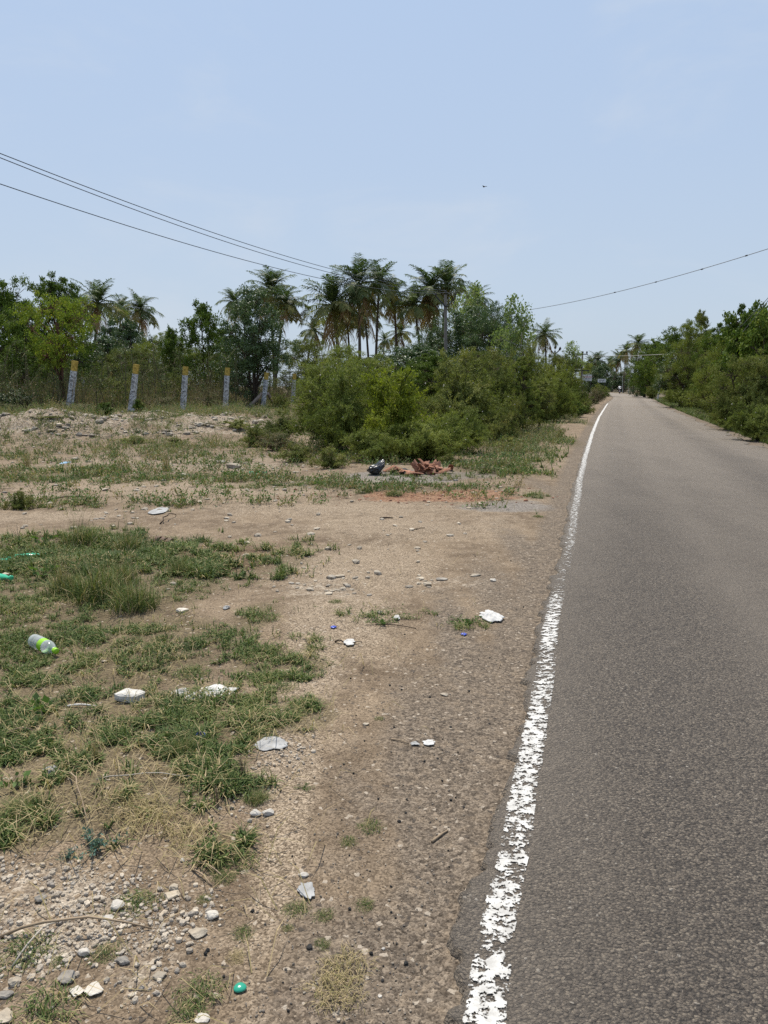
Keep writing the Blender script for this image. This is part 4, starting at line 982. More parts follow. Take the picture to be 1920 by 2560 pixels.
def build_fence_mesh():
    mb = MB(); P = []
    for (ut, vt, ub, vb, D, _) in [(-80, 898, -95, 1050, 25.4, '')] + POSTS[:7]:
        P.append((np.array(pt(ub, vb, D)), np.array(pt(ut, vt + 6, D))))
    for (a0, a1), (b0, b1) in zip(P[:-1], P[1:]):
        for q in np.linspace(.06, .97, 5):
            p, r = a0 + (a1 - a0) * q, b0 + (b1 - b0) * q; t = np.linspace(0, 1, 7)[:, None]
            mb.add(*tube(p + (r - p) * t - np.array([0, 0, .03]) * 4 * t * (1 - t) + (0, -.14, 0), .0035, 3, False))
        w = np.linalg.norm(b0 - a0); n = int(w / .13); hgt = .85
        for i in range(-8, n + 1):
            for s in (1, -1):
                q0, q1 = i / n, i / n + 1.5 / w
                if s < 0: q0, q1 = q1, q0
                def cl(qa, qb):  # clip to the bay
                    h0, h1 = .04, .04 + hgt
                    for side in (0., 1.):
                        pass
                    return h0, h1
                h0, h1 = .04, .93
                if min(q0, q1) < 0:
                    k = (0 - q0) / (q1 - q0); hk = h0 + (h1 - h0) * k
                    if q0 < 0: q0, h0 = 0, hk
                    else: q1, h1 = 0, hk
                if max(q0, q1) > 1:
                    k = (1 - q0) / (q1 - q0); hk = h0 + (h1 - h0) * k
                    if q0 > 1: q0, h0 = 1, hk
                    else: q1, h1 = 1, hk
                A = (a0 + (a1 - a0) * h0) * (1 - q0) + (b0 + (b1 - b0) * h0) * q0; B = (a0 + (a1 - a0) * h1) * (1 - q1) + (b0 + (b1 - b0) * h1) * q1
                mb.add(*tube(np.array([A, B]) + (0, -.14, 0), 0.0017, 3, False))
    tag(link('wire_fence', mb.mesh('wire_fence', M['rustwire'])), 'thin rusty wire mesh strung along the near stone posts', 'wire fence')
build_fence_mesh()

# ------------------------------------------------------------------ poles, wires, signs
def wire_path(pxs, A, B, ext=1.25, n=40):
    """points on the vertical plane A-B under the given photo pixels, sag fitted by a parabola"""
    A = np.array(A); B = np.array(B); d = B[:2] - A[:2]; ts, zs = [], []
    for u, v in pxs:
        r = ray(u, v); m = np.array([[r[0], -d[0]], [r[1], -d[1]]]); s, t = np.linalg.solve(m, A[:2])
        ts.append(t); zs.append(CH + s * r[2])
    c = np.polyfit(ts, zs, 2); t = np.linspace(min(0, min(ts)), ext, n)
    return np.stack([A[0] + d[0] * t, A[1] + d[1] * t, np.polyval(c, t)], 1)
PD = 53.0
px_, _, ptop = pt(1114, 727, PD); pbase = hz(px_ + .05, PD)
pole = link('power_pole', None, None, (px_ + .12, PD, pbase - .2))
hp = ptop - pbase + .2 - .25
mb = MB(); zz = np.linspace(0, hp, 6); w0, w1 = .13, .085
V = []
for z in zz:
    w = w0 + (w1 - w0) * z / hp
    for sx, sy in ((-1, -1), (1, -1), (1, 1), (-1, 1)): V.append((sx * w - .12 * z / hp, sy * w * .8, z))
link('shaft', mb.add(np.array(V), [(i * 4 + k, i * 4 + (k + 1) % 4, i * 4 + 4 + (k + 1) % 4, i * 4 + 4 + k) for i in range(5) for k in range(4)] + [(20, 21, 22, 23)]).mesh('shaft', M['concrete']), pole)
za = pt(1114, 766, PD)[2] - pbase + .2; zt_ = pt(1114, 744, PD)[2] - pbase + .2
armp = [(-.78, 0, zt_ + .12), (-.70, 0, zt_), (-.16, 0, za), (-.12 + .16, 0, za), (-.12 + .62, 0, zt_), (-.12 + .66, 0, zt_ + .14)]
link('crossarm', MB().add(*tube(np.array(armp) + (0, -.13, 0), .05, 6)).mesh('crossarm', M['steel']), pole)
INS = []
def insulator(parent, p, s=1.0):
    V, f = lathe([(0.001, 0), (.035, 0), (.035, .05), (.075, .055), (.06, .09), (.04, .095), (.07, .10), (.055, .14), (.03, .15), (.035, .18), (.001, .19)], 10)
    o = link('insulator', MB().add(V * s, f).mesh('insulator', M['porcelain'], True), parent, p); return o
for p in ((-.78, -.13, zt_ + .10), (-.12, -.05, hp + .10), (.54, -.13, zt_ + .12)):
    insulator(pole, p); INS.append((px_ + .12 + p[0], PD + p[1], pbase - .2 + p[2] + .16))
link('top_pin', MB().add(*tube([(-.12, -.05, hp - .4), (-.12, -.05, hp + .12)], .02, 6)).mesh('top_pin', M['steel']), pole)
tag(pole, 'tapered concrete power pole with a dark V shaped crossarm before the grove', 'power pole')
for (pxs, k, du, lab) in [([(0,386),(301,495.5),(603,605),(850,679)], 1, 0, 'upper wire of the close pair crossing the sky from the left edge'),
                      ([(0,396),(301,510),(603,614),(850,690)], 2, .55, 'lower wire of the close pair crossing the sky from the left edge'),
                      ([(0,461),(301,558),(603,646),(844,706)], 0, -.55, 'lowest single wire crossing the sky from the left edge')]:
    E = INS[k]; r = ray(0, pxs[0][1]); D = 21 + du; L = (r[0] * D / r[1], D)
    up_ = (1114 if k == 1 else 1137 if k == 2 else 1089, )
    W = wire_path(pxs + [(960 + F * E[0] / (E[1] * ct + (CH - E[2]) * st), 1280 - F * ((E[2] - CH) * ct + E[1] * st) / (E[1] * ct - (E[2] - CH) * st))], E[:2], L, 1.3)
    W[0] = E
    tag(link('power_wire', MB().add(*tube(W, .0125, 5)).mesh('power_wire', M['wire'])), lab, 'wire', 'wires running to the concrete pole')
# bundled cable up to the right
A = pt(1300, 780, 62); B = pt(1920, 622, 38)
W = wire_path([(1300,778),(1326,774),(1537,731),(1640,705),(1755,673),(1866,639),(1920,622)], A[:2], B[:2], 1.5)
cab = link('overhead_cable', None, None, (0, 0, 0)); link('cable', MB().add(*tube(W, .018, 5)).mesh('cable', M['cable']), cab)
for (u, v) in ((1326,774),(1537,731),(1640,705),(1755,673),(1866,639)):
    r = ray(u, v); d = np.array(B[:2]) - np.array(A[:2]); s, t = np.linalg.solve(np.array([[r[0], -d[0]], [r[1], -d[1]]]), np.array(A[:2]))
    p = np.array([r[0] * s, r[1] * s, CH + r[2] * s])
    i = int(np.argmin(np.abs(W[:, 0] - p[0]))); e = unit(W[min(i + 1, 39)] - W[i - 1])
    link('cable_clip', MB().add(*tube(np.array([p - e * .07, p + e * .07]), .034, 6)).mesh('cable_clip', M['steel']), cab)
tag(cab, 'thick overhead cable with dark clips climbing to the right edge', 'cable')
A = pt(1436, 891, 84); B = pt(1692, 885, 70)
W = wire_path([(1436,889),(1540,890),(1600,888),(1692,884)], A[:2], B[:2], 1.0)
tag(link('road_cable', MB().add(*tube(W, np.linspace(.010, .030, 40), 6)).mesh('road_cable', M['palecable'])), 'pale cable stretched low across the far road', 'cable')
for q, (pxs, D0, D1, lab) in enumerate([([(1350,882),(1330,878),(1318,873)], 80, 62, 'thin faint wire between the pale tree and the lone palm'),
        ([(1920,752),(1905,772),(1890,790)], 26, 28, 'steep stay wire in the top right corner of the trees'), ([(1920,745),(1900,768),(1880,788)], 26, 30, 'slack stay wire beside the steep one at the right edge')]):
    P = [pt(*pxs[0], D0), pt(*pxs[1], (D0 + D1) / 2), pt(*pxs[2], D1)]; t = np.array(P); ext = t[0] + (t[0] - t[1]) * 3
    e2 = t[2] + (t[2] - t[1]) * 2.5
    tag(link('stay_wire', MB().add(*tube(np.array([ext, t[0], t[1], t[2], e2]), .011, 5)).mesh('stay_wire', M['wire'])), lab, 'wire')
# far insulator pole
D = 92; x, _, zt0 = pt(1389, 872, D); zb = hz(x, D); hp2 = zt0 - zb
ip = link('insulator_pole', None, None, (x - .35, D, zb - .1), (0, .05, 0))
link('shaft', MB().add(*tube([(0, 0, 0), (0, 0, hp2 - .1)], [.16, .10], 8)).mesh('shaft', M['steel'], True), ip)
link('crossarm', MB().add(*tube([(-.55, 0, hp2 + .15), (-.45, 0, hp2 - .1), (-.05, 0, hp2 - .5), (.05, 0, hp2 - .5), (.45, 0, hp2 - .1), (.55, 0, hp2 + .15)], .07, 6)).mesh('crossarm', M['steel']), ip)
for p in ((-.58, 0, hp2 - .05), (.58, 0, hp2 - .05), (0, 0, hp2 + .05)):
    o = insulator(ip, p, 2.2)
tag(ip, 'far dark pole with three round insulators beside the lone palm', 'power pole')
# transformer on two poles
D = 95; x, _, zt0 = pt(1445, 880, D); zb = hz(x, D); h3 = zt0 - zb
tr = link('transformer_stand', None, None, (x, D, zb - .1))
for s in (-1, 1): link('pole', MB().add(*tube([(s * .62, 0, 0), (s * .55, 0, h3)], [.14, .10], 8)).mesh('pole', M['concrete'], True), tr)
for z in (.62, .76, .97): link('crossarm', MB().add(*box(0, -.12, h3 * z, 2.3 if z > .7 else 2.8, .12, .12)).mesh('crossarm', M['steel']), tr)
b = MB().add(*box(0, -.12, h3 * .62 + .62, .95, .62, .85))
for k in range(-3, 4): b.add(*box(k * .13, -.48, h3 * .62 + .62, .03, .12, .7))
link('transformer_tank', b.mesh('transformer_tank', M['steel']), tr)
for sx in (-1.05, -.55, 0, .55, 1.05): insulator(tr, (sx, -.12, h3 * .97 + .06), 1.7)
for sx in (-.3, 0, .3): insulator(tr, (sx, -.12, h3 * .62 + 1.05), 1.4)
tag(tr, 'transformer on a pair of poles with crossarms behind the signboards', 'transformer')
# white posts on the right side
for (ut, vt, ub, vb, D, r, lab) in [(1661, 895, 1651, 955, 84, .085, 'leaning pale post sticking out of the bushes right of the road'), (1573, 931, 1571, 974, 152, .06, 'upright pale post at the far road bend, taller one'),
        (1556, 938, 1556, 970, 172, .055, 'thin pale post at the far road bend left of the taller one'), (1605, 943, 1605, 968, 122, .05, 'short pale post beside the dark low tree, right of a pair'), (1600, 944, 1600, 968, 124, .05, 'short pale post beside the dark low tree, left of a pair')]:
    a = np.array(pt(ut, vt, D)); b = np.array(pt(ub, vb, D)); b2 = a + (b - a) * ((a[2] - hz(b[0], D) + .1) / (a[2] - b[2]))
    V, f = tube(np.array([b2, a]) - b2, [r * 1.15, r * .9], 8); mbp = MB().add(V, f); V, f = tube(np.array([a + (0, 0, -.02), a + (0, 0, .05)]) - b2, [r * 1.1, r * .5], 8); mbp.add(V, f)
    tag(link('roadside_post', mbp.mesh('roadside_post', M['palepole']), None, tuple(b2)), lab, 'post')
# signboards with lettering too small to read: strokes of the same colour and height
def sign(u0, u1, v0, v1, D, rows, lab, legs):
    a = np.array(pt(u0, v0, D)); b = np.array(pt(u1, v1, D)); w, h = b[0] - a[0], a[2] - b[2]; xc = (a[0] + b[0]) / 2; zg = hz(xc, D)
    o = link('signboard', None, None, (xc, D, zg)); zc = (a[2] + b[2]) / 2 - zg
    link('panel', MB().add(*box(0, 0, zc, w, .04, h)).mesh('panel', M['signwhite']), o)
    fr = MB()
    for s in (-1, 1): fr.add(*box(s * (w / 2 + .012), 0, zc, .03, .06, h + .05)); fr.add(*box(0, 0, zc + s * (h / 2 + .012), w - .004, .06, .03))
    link('frame', fr.mesh('frame', M['palepole']), o)
    for s in legs: link('leg', MB().add(*tube([(s * w, .045, -.1), (s * w, .045, zc + h / 2)], .03, 6)).mesh('leg', M['steel']), o)
    g = np.random.default_rng(int(u0))
    for (zr, hh, mat, n, x0, x1) in rows:
        mb = MB(); xs = np.linspace(x0, x1, n + 1); cw = xs[1] - xs[0]
        for k in range(n):
            cx = (xs[k] + cw * .5) * w; z0 = zc + zr * h; s = cw * w * .78; q = hh * h
            mb.add(*box(cx - s * .42, -.024, z0, s * .17, .006, q))
            if k % 3 != 1: mb.add(*box(cx + s * .38, -.0245, z0, s * .17, .007, q))
            mb.add(*box(cx, -.0235, z0 + q * (.42 if k % 2 else -.42), s * .62, .005, q * .16)); mb.add(*box(cx - s * .05, -.0232, z0 + q * .02, s * .6, .0045, q * .16))
        link('lettering', mb.mesh('lettering', M[mat]), o)
    return tag(o, lab, 'sign')
sign(1457, 1479, 936.5, 952, 86, [(.40, .22, 'signdark', 1, -.05, .05), (.12, .26, 'signred', 7, -.44, .46), (-.16, .15, 'signblue', 9, -.42, .44), (-.38, .10, 'signblue', 8, -.3, .3)], 'white signboard with red and blue lettering above the roadside scrub', (-.42, .42))
sign(1495, 1514, 947.5, 955.5, 92, [(.0, .62, 'signdark', 4, -.36, .36)], 'smaller white signboard with four dark characters beside the road', (-.4, .4))
# ------------------------------------------------------------------ motorcycle and rider
M['shirt'] = plain('white_shirt', (.80, .79, .78), .8, .2, 5, .06); M['trousers'] = plain('dark_trousers', (.035, .033, .04), .8, .2); M['skin'] = plain('brown_skin', (.22, .115, .07), .6, .3)
M['hair'] = plain('black_hair', (.012, .011, .012), .5, .4); M['rubber'] = plain('tyre_rubber', (.02, .02, .021), .8, .3); M['bikepaint'] = plain('dark_bike_paint', (.05, .03, .035), .3, .5)
M['taillight'] = plain('red_lens', (.5, .03, .03), .3, .5); M['chrome'] = plain('dull_chrome', (.45, .45, .46), .3, .5, Metallic=1.0)
def torus(cx, cy, cz, Rr, r, k=18, m=8):
    a = np.arange(k) * 2 * math.pi / k; b = np.arange(m) * 2 * math.pi / m
    V = np.array([((r * .9 * math.sin(q)) + cx, (Rr + r * math.cos(q)) * math.cos(p) + cy, (Rr + r * math.cos(q)) * math.sin(p) + cz) for p in a for q in b])
    return V, [(i * m + j, ((i + 1) % k) * m + j, ((i + 1) % k) * m + (j + 1) % m, i * m + (j + 1) % m) for i in range(k) for j in range(m)]
def skin_obj(name, pts, edges, rad, mat, parent, root=0):
    me = bpy.data.meshes.new(name); me.from_pydata(pts, edges, []); me.materials.append(mat)
    o = bpy.data.objects.new(name, me); C.objects.link(o)
    if parent: o.parent = parent
    md = o.modifiers.new('Skin', 'SKIN'); md.use_smooth_shade = True
    for i, r in enumerate(rad):
        sv = me.skin_vertices[0].data[i]; sv.radius = (r, r) if not hasattr(r, '__len__') else r; sv.use_root = i == root
    s = o.modifiers.new('Subdivision', 'SUBSURF'); s.levels = s.render_levels = 1
    return o
RDm = 146.0; rx, _, _ = pt(1548.5, 987, RDm); hd = math.atan(-.29)
bike = link('motorcycle', None, None, (rx, RDm, .028), (.0, 0, hd))
for yy, nm in ((-.62, 'wheel'), (.64, 'wheel')):
    wp = link(nm, MB().add(*torus(0, yy, .29, .235, .055)).mesh('wheel', M['rubber'], True), bike)
    mbw = MB().add(*tube([(-.05, yy, .29), (.05, yy, .29)], .05, 8))
    for k in range(6): mbw.add(*tube([(0, yy, .29), (0, yy + .2 * math.cos(k * 1.047), .29 + .2 * math.sin(k * 1.047))], .012, 5))
    link('rim', mbw.mesh('rim', M['chrome'], True), wp)
link('body', MB().add(*tube([(0, -.72, .62), (0, -.5, .60), (0, -.1, .52), (0, .2, .62), (0, .42, .78)], [.07, .12, .14, .14, .08], 8)).add(*tube([(0, -.1, .5), (0, .05, .30), (0, .3, .32)], [.12, .15, .10], 8)).mesh('body', M['bikepaint'], True), bike)
link('seat', MB().add(*tube([(0, -.75, .76), (0, -.45, .76), (0, -.1, .74), (0, .05, .77)], [.09, .13, .13, .10], 8)).mesh('seat', M['rubber'], True), bike)
link('front_fork', MB().add(*tube([(-.09, .64, .29), (-.09, .44, .92)], .025, 6)).add(*tube([(.09, .64, .29), (.09, .44, .92)], .025, 6)).mesh('front_fork', M['chrome'], True), bike)
link('handlebar', MB().add(*tube([(-.38, .28, 1.0), (-.2, .42, .98), (.2, .42, .98), (.38, .28, 1.0)], .02, 6)).mesh('handlebar', M['chrome'], True), bike)
link('rear_mudguard', MB().add(*tube([(0, -.35, .64), (0, -.7, .60), (0, -.92, .42)], [.09, .09, .07], 6)).mesh('rear_mudguard', M['bikepaint'], True), bike)
link('tail_light', MB().add(*box(0, -.86, .64, .14, .06, .08)).mesh('tail_light', M['taillight']), bike)
link('number_plate', MB().add(*box(0, -.94, .50, .2, .012, .12)).mesh('number_plate', M['signwhite']), bike)
link('exhaust', MB().add(*tube([(.16, .1, .26), (.17, -.3, .28), (.17, -.75, .34)], [.03, .05, .055], 8)).mesh('exhaust', M['chrome'], True), bike)
tag(bike, 'dark motorcycle seen from behind, riding away on the far road', 'motorcycle')
per = link('person', None, None, (rx, RDm, .028), (0, 0, hd))
J = [(0,-.34,.86),(0,-.27,1.05),(0,-.14,1.23),(0,-.03,1.34),(0,.02,1.42),(0,.08,1.52),(0,.10,1.60),
     (.2,-.06,1.31),(.31,.06,1.12),(.36,.26,1.03),(-.2,-.06,1.31),(-.31,.06,1.12),(-.36,.26,1.03),
     (.14,-.25,.84),(.21,.16,.80),(.18,.08,.42),(.18,.20,.36),(-.14,-.25,.84),(-.21,.16,.80),(-.18,.08,.42),(-.18,.20,.36)]
E = [(0,1),(1,2),(2,3),(3,4),(4,5),(5,6),(3,7),(7,8),(8,9),(3,10),(10,11),(11,12),(0,13),(13,14),(14,15),(15,16),(0,17),(17,18),(18,19),(19,20)]
rd = [.13,.13,.15,.11,.055,.088,.075,.065,.045,.038,.065,.045,.038,.09,.068,.045,.04,.09,.068,.045,.04]
skin_obj('body', J, E, rd, M['skin'], per)
sh = [(0,-.34,.84),(0,-.27,1.05),(0,-.14,1.23),(0,-.03,1.36),(.2,-.06,1.32),(.29,.04,1.16),(-.2,-.06,1.32),(-.29,.04,1.16)]
skin_obj('shirt', sh, [(0,1),(1,2),(2,3),(3,4),(4,5),(3,6),(6,7)], [.17,.17,.185,.12,.085,.075,.085,.075], M['shirt'], per)
skin_obj('trousers', [J[0], J[13], J[14], J[15], J[17], J[18], J[19]], [(0,1),(1,2),(2,3),(0,4),(4,5),(5,6)], [.16,.11,.085,.06,.11,.085,.06], M['trousers'], per)
Vh, Fh = ico(2); link('hair', MB().add(Vh * (.092, .105, .10) + (0, .075, 1.575), Fh).mesh('hair', M['hair'], True), per)
tag(per, 'person in a white shirt and dark trousers riding away on the motorcycle', 'person')
# a bird far up
xb, yb, zb_ = pt(1211, 467, 70)
bird = link('bird', None, None, (xb, yb, zb_), (0, 0, .6))
link('body', MB().add(*tube([(0, -.16, 0), (0, -.05, .01), (0, .08, .01), (0, .15, .02), (0, .19, .015)], [.012, .04, .045, .03, .006], 8)).mesh('body', M['hair'], True), bird)
for s in (-1, 1): link('wing', MB().add(np.array([(0.03*s, .09, .02), (.03*s, -.05, .02), (.16*s, -.02, .07), (.16*s, .10, .07), (.32*s, -.04, .03), (.03*s, .09, .032), (.03*s, -.05, .03), (.16*s, -.02, .078), (.16*s, .10, .078)]), [(0,1,2,3),(3,2,4),(5,8,7,6),(8,4,7)]).mesh('wing', M['hair']), bird)
link('tail', MB().add(np.array([(-.012,-.14,0),(.012,-.14,0),(.04,-.26,.0),(-.04,-.26,.0),(-.012,-.14,.006),(.012,-.14,.006),(.04,-.26,.004),(-.04,-.26,.004)]), [(0,1,2,3),(4,7,6,5)]).mesh('tail', M['hair']), bird)
tag(bird, 'tiny dark bird gliding high in the open sky', 'bird')

# ------------------------------------------------------------------ gravel and rubble nobody could count
def dn(lst, base=0.):
    def f(x, y): return np.clip(ell(x, y, lst, False) + base, 0, 1) * left_of_road(x, y, .18)
    return f
def wh(x, y): return np.clip(ell(x, y, WHITE) * (.12 + 1.3 * ss(.42, .7, .5 * fbm(x * 3, y * 3, 95) + .5 * fbm(x * 10, y * 10, 96))), 0, 1) * left_of_road(x, y, .3)
tag(link('gravel', pebbles('gravel', 5200, field(1.35, 5.0, wh, 1.7), .0016, .0115, M['chip'], .75, 1, 7)), 'pale gravel strewn over the bare soil in the near left corner', 'gravel', kind='stuff')
tag(link('shoulder_grit', pebbles('shoulder_grit', 6000, field(1.35, 8, dn(SAND + DARK, .25), 1.9), .0015, .0055, M['grit'], .8, 1, 4, (0, .7))), 'small loose stones over the sandy road shoulder', 'gravel', kind='stuff')
tag(link('asphalt_crumbs', pebbles('asphalt_crumbs', 220, field(1.4, 7, dn(DARK), 1.7), .002, .0085, M['asphaltlump'], .8, 1, 3)), 'black asphalt crumbs scattered beside the painted line', 'gravel', kind='stuff')
def wf(x, y): return np.clip(ell(x, y, WHITE) + .1 + .6 * ss(.05, .3, H(x, y)), 0, 1) * left_of_road(x, y, 1.0)
tag(link('rubble', pebbles('rubble', 7000, field(5.5, 27, wf, 1.1), .004, .055, M['stone'], .5, 1, 9)), 'small pale rubble over the mound and the waste ground', 'rubble', kind='stuff')
tag(link('mound_rubble', pebbles('mound_rubble', 3800, field(17.5, 27, lambda x, y: ss(.05, .3, H(x, y)) * ss(.42, .62, fbm(x * .9, y * 1.6, 98)) * (x < -1), 1.0), .015, .13, M['stone'], .5, 2, 8)), 'broken pale stones and clods covering the mound face', 'rubble', kind='stuff')
tag(link('brick_chips', pebbles('brick_chips', 500, field(9, 13, dn(RED), 1.2), .006, .035, M['tile'], .5, 1, 4)), 'spread of crushed orange brick chips before the tile heap', 'brick chips', kind='stuff')

# ------------------------------------------------------------------ single stones
def rock(u, v, w, h, label, mat='stone', name='stone', seed=None):
    x, y = gp(u, v)
    for _ in range(4): x, y = gp(u, v, hz(x, y))
    g = np.random.default_rng(int(u * 7 + v)); dist = math.hypot(y, CH); s = w * dist / F * .5
    V, Fc = stone(g, s, s * g.uniform(.7, .95), s * np.clip(h / w, .3, .9) * .62, 3, 9, .03)
    q = V / s; V = V * (1 + .5 * (fbm(q[:, 0] * 1.6 + q[:, 2] + 9, q[:, 1] * 1.6 - q[:, 2] * .7 + 9, int(u + v) % 50, 4) - .5))[:, None]
    o = link(name, MB().add(V, Fc, g.uniform(.45, .9)).mesh(name, M[mat]), None, (x, y, hz(x, y)), (0, 0, g.random() * .8 - .4))
    return tag(o, label, 'stone', 'loose stones')
for a in [
  (585, 1171, 44, 24, 'largest yellowish boulder on the flat ground before the thicket'),
  (555, 1157, 34, 12, 'grey flat slab beside the largest yellowish boulder', 'greystone'),
  (34, 1076, 32, 12, 'flat grey slab on top of the rubble at the left edge', 'greystone'),
  (342, 1067, 28, 15, 'white boulder on the mound below the second post'),
  (452, 1077, 14, 10, 'small white boulder on the mound below the third post'),
  (188, 1146, 18, 13, 'yellowish stone at the mound foot left of the blue scrap'),
  (222, 1155, 18, 8, 'pale flat stone just right of the yellowish mound foot stone'),
  (262, 1226, 20, 12, 'white stone alone on the dusty track at left'),
  (310, 1179, 22, 9, 'white broken stone on the grass at the mound foot'),
  (458, 1187, 20, 10, 'white stone left of the green bottle in the grass'),
  (540, 1146, 12, 8, 'small white stone at the foot of the mound'),
  (700, 1192, 14, 8, 'yellow stone beside the weed clump before the thicket'),
  (724, 1300, 14, 10, 'grey cobble alone on the sandy track', 'greystone'),
  (567, 1302, 14, 6, 'small pale stone left of the grey cobble on the track'),
  (612, 1358, 30, 10, 'flat pale stone behind the creeping grass'),
  (455, 1530, 40, 17, 'white lump of plaster at the edge of the grass', 'chalk'),
  (1233, 1453, 18, 14, 'white stone on the shoulder beside the painted line', 'chalk'),
  (1188, 1440, 32, 8, 'flat pale stone left of the white shoulder stone'),
  (1050, 1446, 24, 8, 'ochre stone flake in the middle of the dirt'),
  (1062, 1453, 12, 9, 'small ochre stone beside the ochre flake'),
  (1105, 1450, 30, 14, 'grey broken lump in the middle of the dirt', 'greystone'),
  (948, 1533, 18, 13, 'small grey stone near the twig litter', 'greystone'),
  (1110, 1738, 20, 13, 'rounded pale stone with a shadow on the sandy shoulder'),
  (915, 1812, 16, 9, 'small cream stone in the wheel track'),
  (307, 1653, 13, 12, 'small round white stone near the clear bottle', 'chalk'),
  (262, 1655, 18, 12, 'pale pinkish stone left of the small round white stone'),
  (211, 2386, 30, 27, 'cube like white stone in the near gravel', 'chalk'),
  (104, 2250, 30, 32, 'grey streaked stone in the gravel at lower left', 'greystone'),
  (208, 2254, 20, 20, 'cream stone in the middle of the near gravel'),
  (292, 2270, 36, 30, 'white crumbling plaster lump in the near gravel', 'chalk'),
  (270, 2300, 26, 22, 'white plaster lump just below the crumbling one', 'chalk'),
  (432, 2240, 40, 20, 'flat cream stone at the top right of the gravel'),
  (436, 2222, 28, 18, 'smaller cream stone above the flat cream one'),
  (530, 2292, 32, 26, 'white crusty lump between grass tufts', 'chalk'),
  (494, 2338, 38, 26, 'wide cream stone beside the bare soil'),
  (400, 2442, 34, 20, 'pale chunk near the bottom grass tuft'),
  (384, 2422, 14, 14, 'round white pebble in the near gravel', 'chalk'),
  (310, 2406, 30, 22, 'grey white lump in the centre of the gravel', 'greystone'),
  (36, 2460, 28, 26, 'cream stone at the lower left edge'),
  (16, 2490, 36, 20, 'bluish grey lump at the lower left edge', 'greystone'),
  (190, 2484, 38, 20, 'white broken lump near the bottom left corner', 'chalk'),
  (232, 2480, 44, 22, 'white broken lump right of its twin in the bottom gravel', 'chalk'),
  (165, 2452, 40, 28, 'dark grey lump behind the bottom left grass', 'greystone'),
  (10, 2548, 44, 26, 'cream stone cut by the bottom left corner'),
  (505, 2552, 34, 22, 'white lump at the bottom edge under the grass tuft', 'chalk'),
  (456, 2153, 13, 13, 'small white pebble among dry stems', 'chalk'),
  (640, 2036, 30, 20, 'white crusty lump left of the pair by the bare soil', 'chalk'),
  (670, 2034, 32, 20, 'white crusty lump right of the pair by the bare soil', 'chalk'),
  (758, 2190, 24, 14, 'white round lump on the near sandy track', 'chalk'),
  (958, 2373, 9, 9, 'small bright white pebble on the asphalt gravel', 'chalk'),
  (950, 2492, 10, 10, 'small white pebble near the bottom of the shoulder', 'chalk'),
  (774, 2370, 16, 15, 'dark rounded pebble beside a grass tuft', 'asphaltlump'),
  (846, 2552, 12, 11, 'beige pebble at the bottom edge of the shoulder'),
  (1295, 2376, 10, 14, 'tan pebble right of the painted line'),
  (1205, 1172, 22, 13, 'grey stone on the verge right of the tile heap', 'greystone'),
  (1140, 1202, 16, 8, 'small grey stone left of the verge stone', 'greystone'),
  (1175, 1158, 16, 5, 'flat pale stone on the verge grass'),
  (907, 1232, 16, 8, 'pink grey stone left of the brick chips'),
  (690, 1225, 14, 7, 'small pale stone on the track before the weeds')]:
    rock(*a)
# ------------------------------------------------------------------ litter
def glassy(name, col, rough=.12, alpha=.35):
    m, nt = newmat(name); n = N(nt)
    a = n.bsdf(col, rough, spec=.6); t = n.new('ShaderNodeBsdfTransparent'); t.inputs[0].default_value = (*[min(1, .55 + .45 * c / max(col)) for c in col], 1)
    mx = n.new('ShaderNodeMixShader'); lw = n.new('ShaderNodeLayerWeight'); lw.inputs[0].default_value = .35
    n.set(mx.inputs[0], n.math('ADD', n.math('MULTIPLY', lw.outputs['Facing'], .5), alpha, clamp=True)); nt.links.new(t.outputs[0], mx.inputs[1]); nt.links.new(a, mx.inputs[2]); n.out(mx.outputs[0]); return m
M['clearplastic'] = glassy('clear_plastic', (.72, .76, .78), .12, .12); M['greenplastic'] = glassy('green_plastic', (.05, .45, .26), .15, .55)
M['lime'] = plain('lime_label', (.30, .62, .02), .45, .4); M['blueplastic'] = plain('blue_plastic', (.012, .05, .42), .35, .5); M['teal'] = plain('teal_glaze', (.03, .34, .22), .2, .5, 9, .3)
M['paper'] = plain('white_film', (.60, .585, .56), .7, .2, 18, .28, .4, 40); M['foam'] = plain('white_foam', (.66, .63, .58), .85, .1, 30, .3, .4, 120)
M['greyfilm'] = plain('grey_film', (.36, .355, .345), .6, .25, 14, .45, .4, 40); M['blacksack'] = plain('black_sack', (.016, .017, .02), .32, .5, 6, .3); M['rubberbrown'] = plain('brown_leather', (.17, .105, .075), .75, .3, 12, .35, .4, 40)
M['blackflat'] = plain('black_rubber_strip', (.03, .03, .032), .7, .3); M['bluescrap'] = plain('faded_blue_film', (.25, .42, .58), .5, .4)
def ground_at(u, v):
    x, y = gp(u, v)
    for _ in range(4): x, y = gp(u, v, hz(x, y))
    return x, y, hz(x, y)
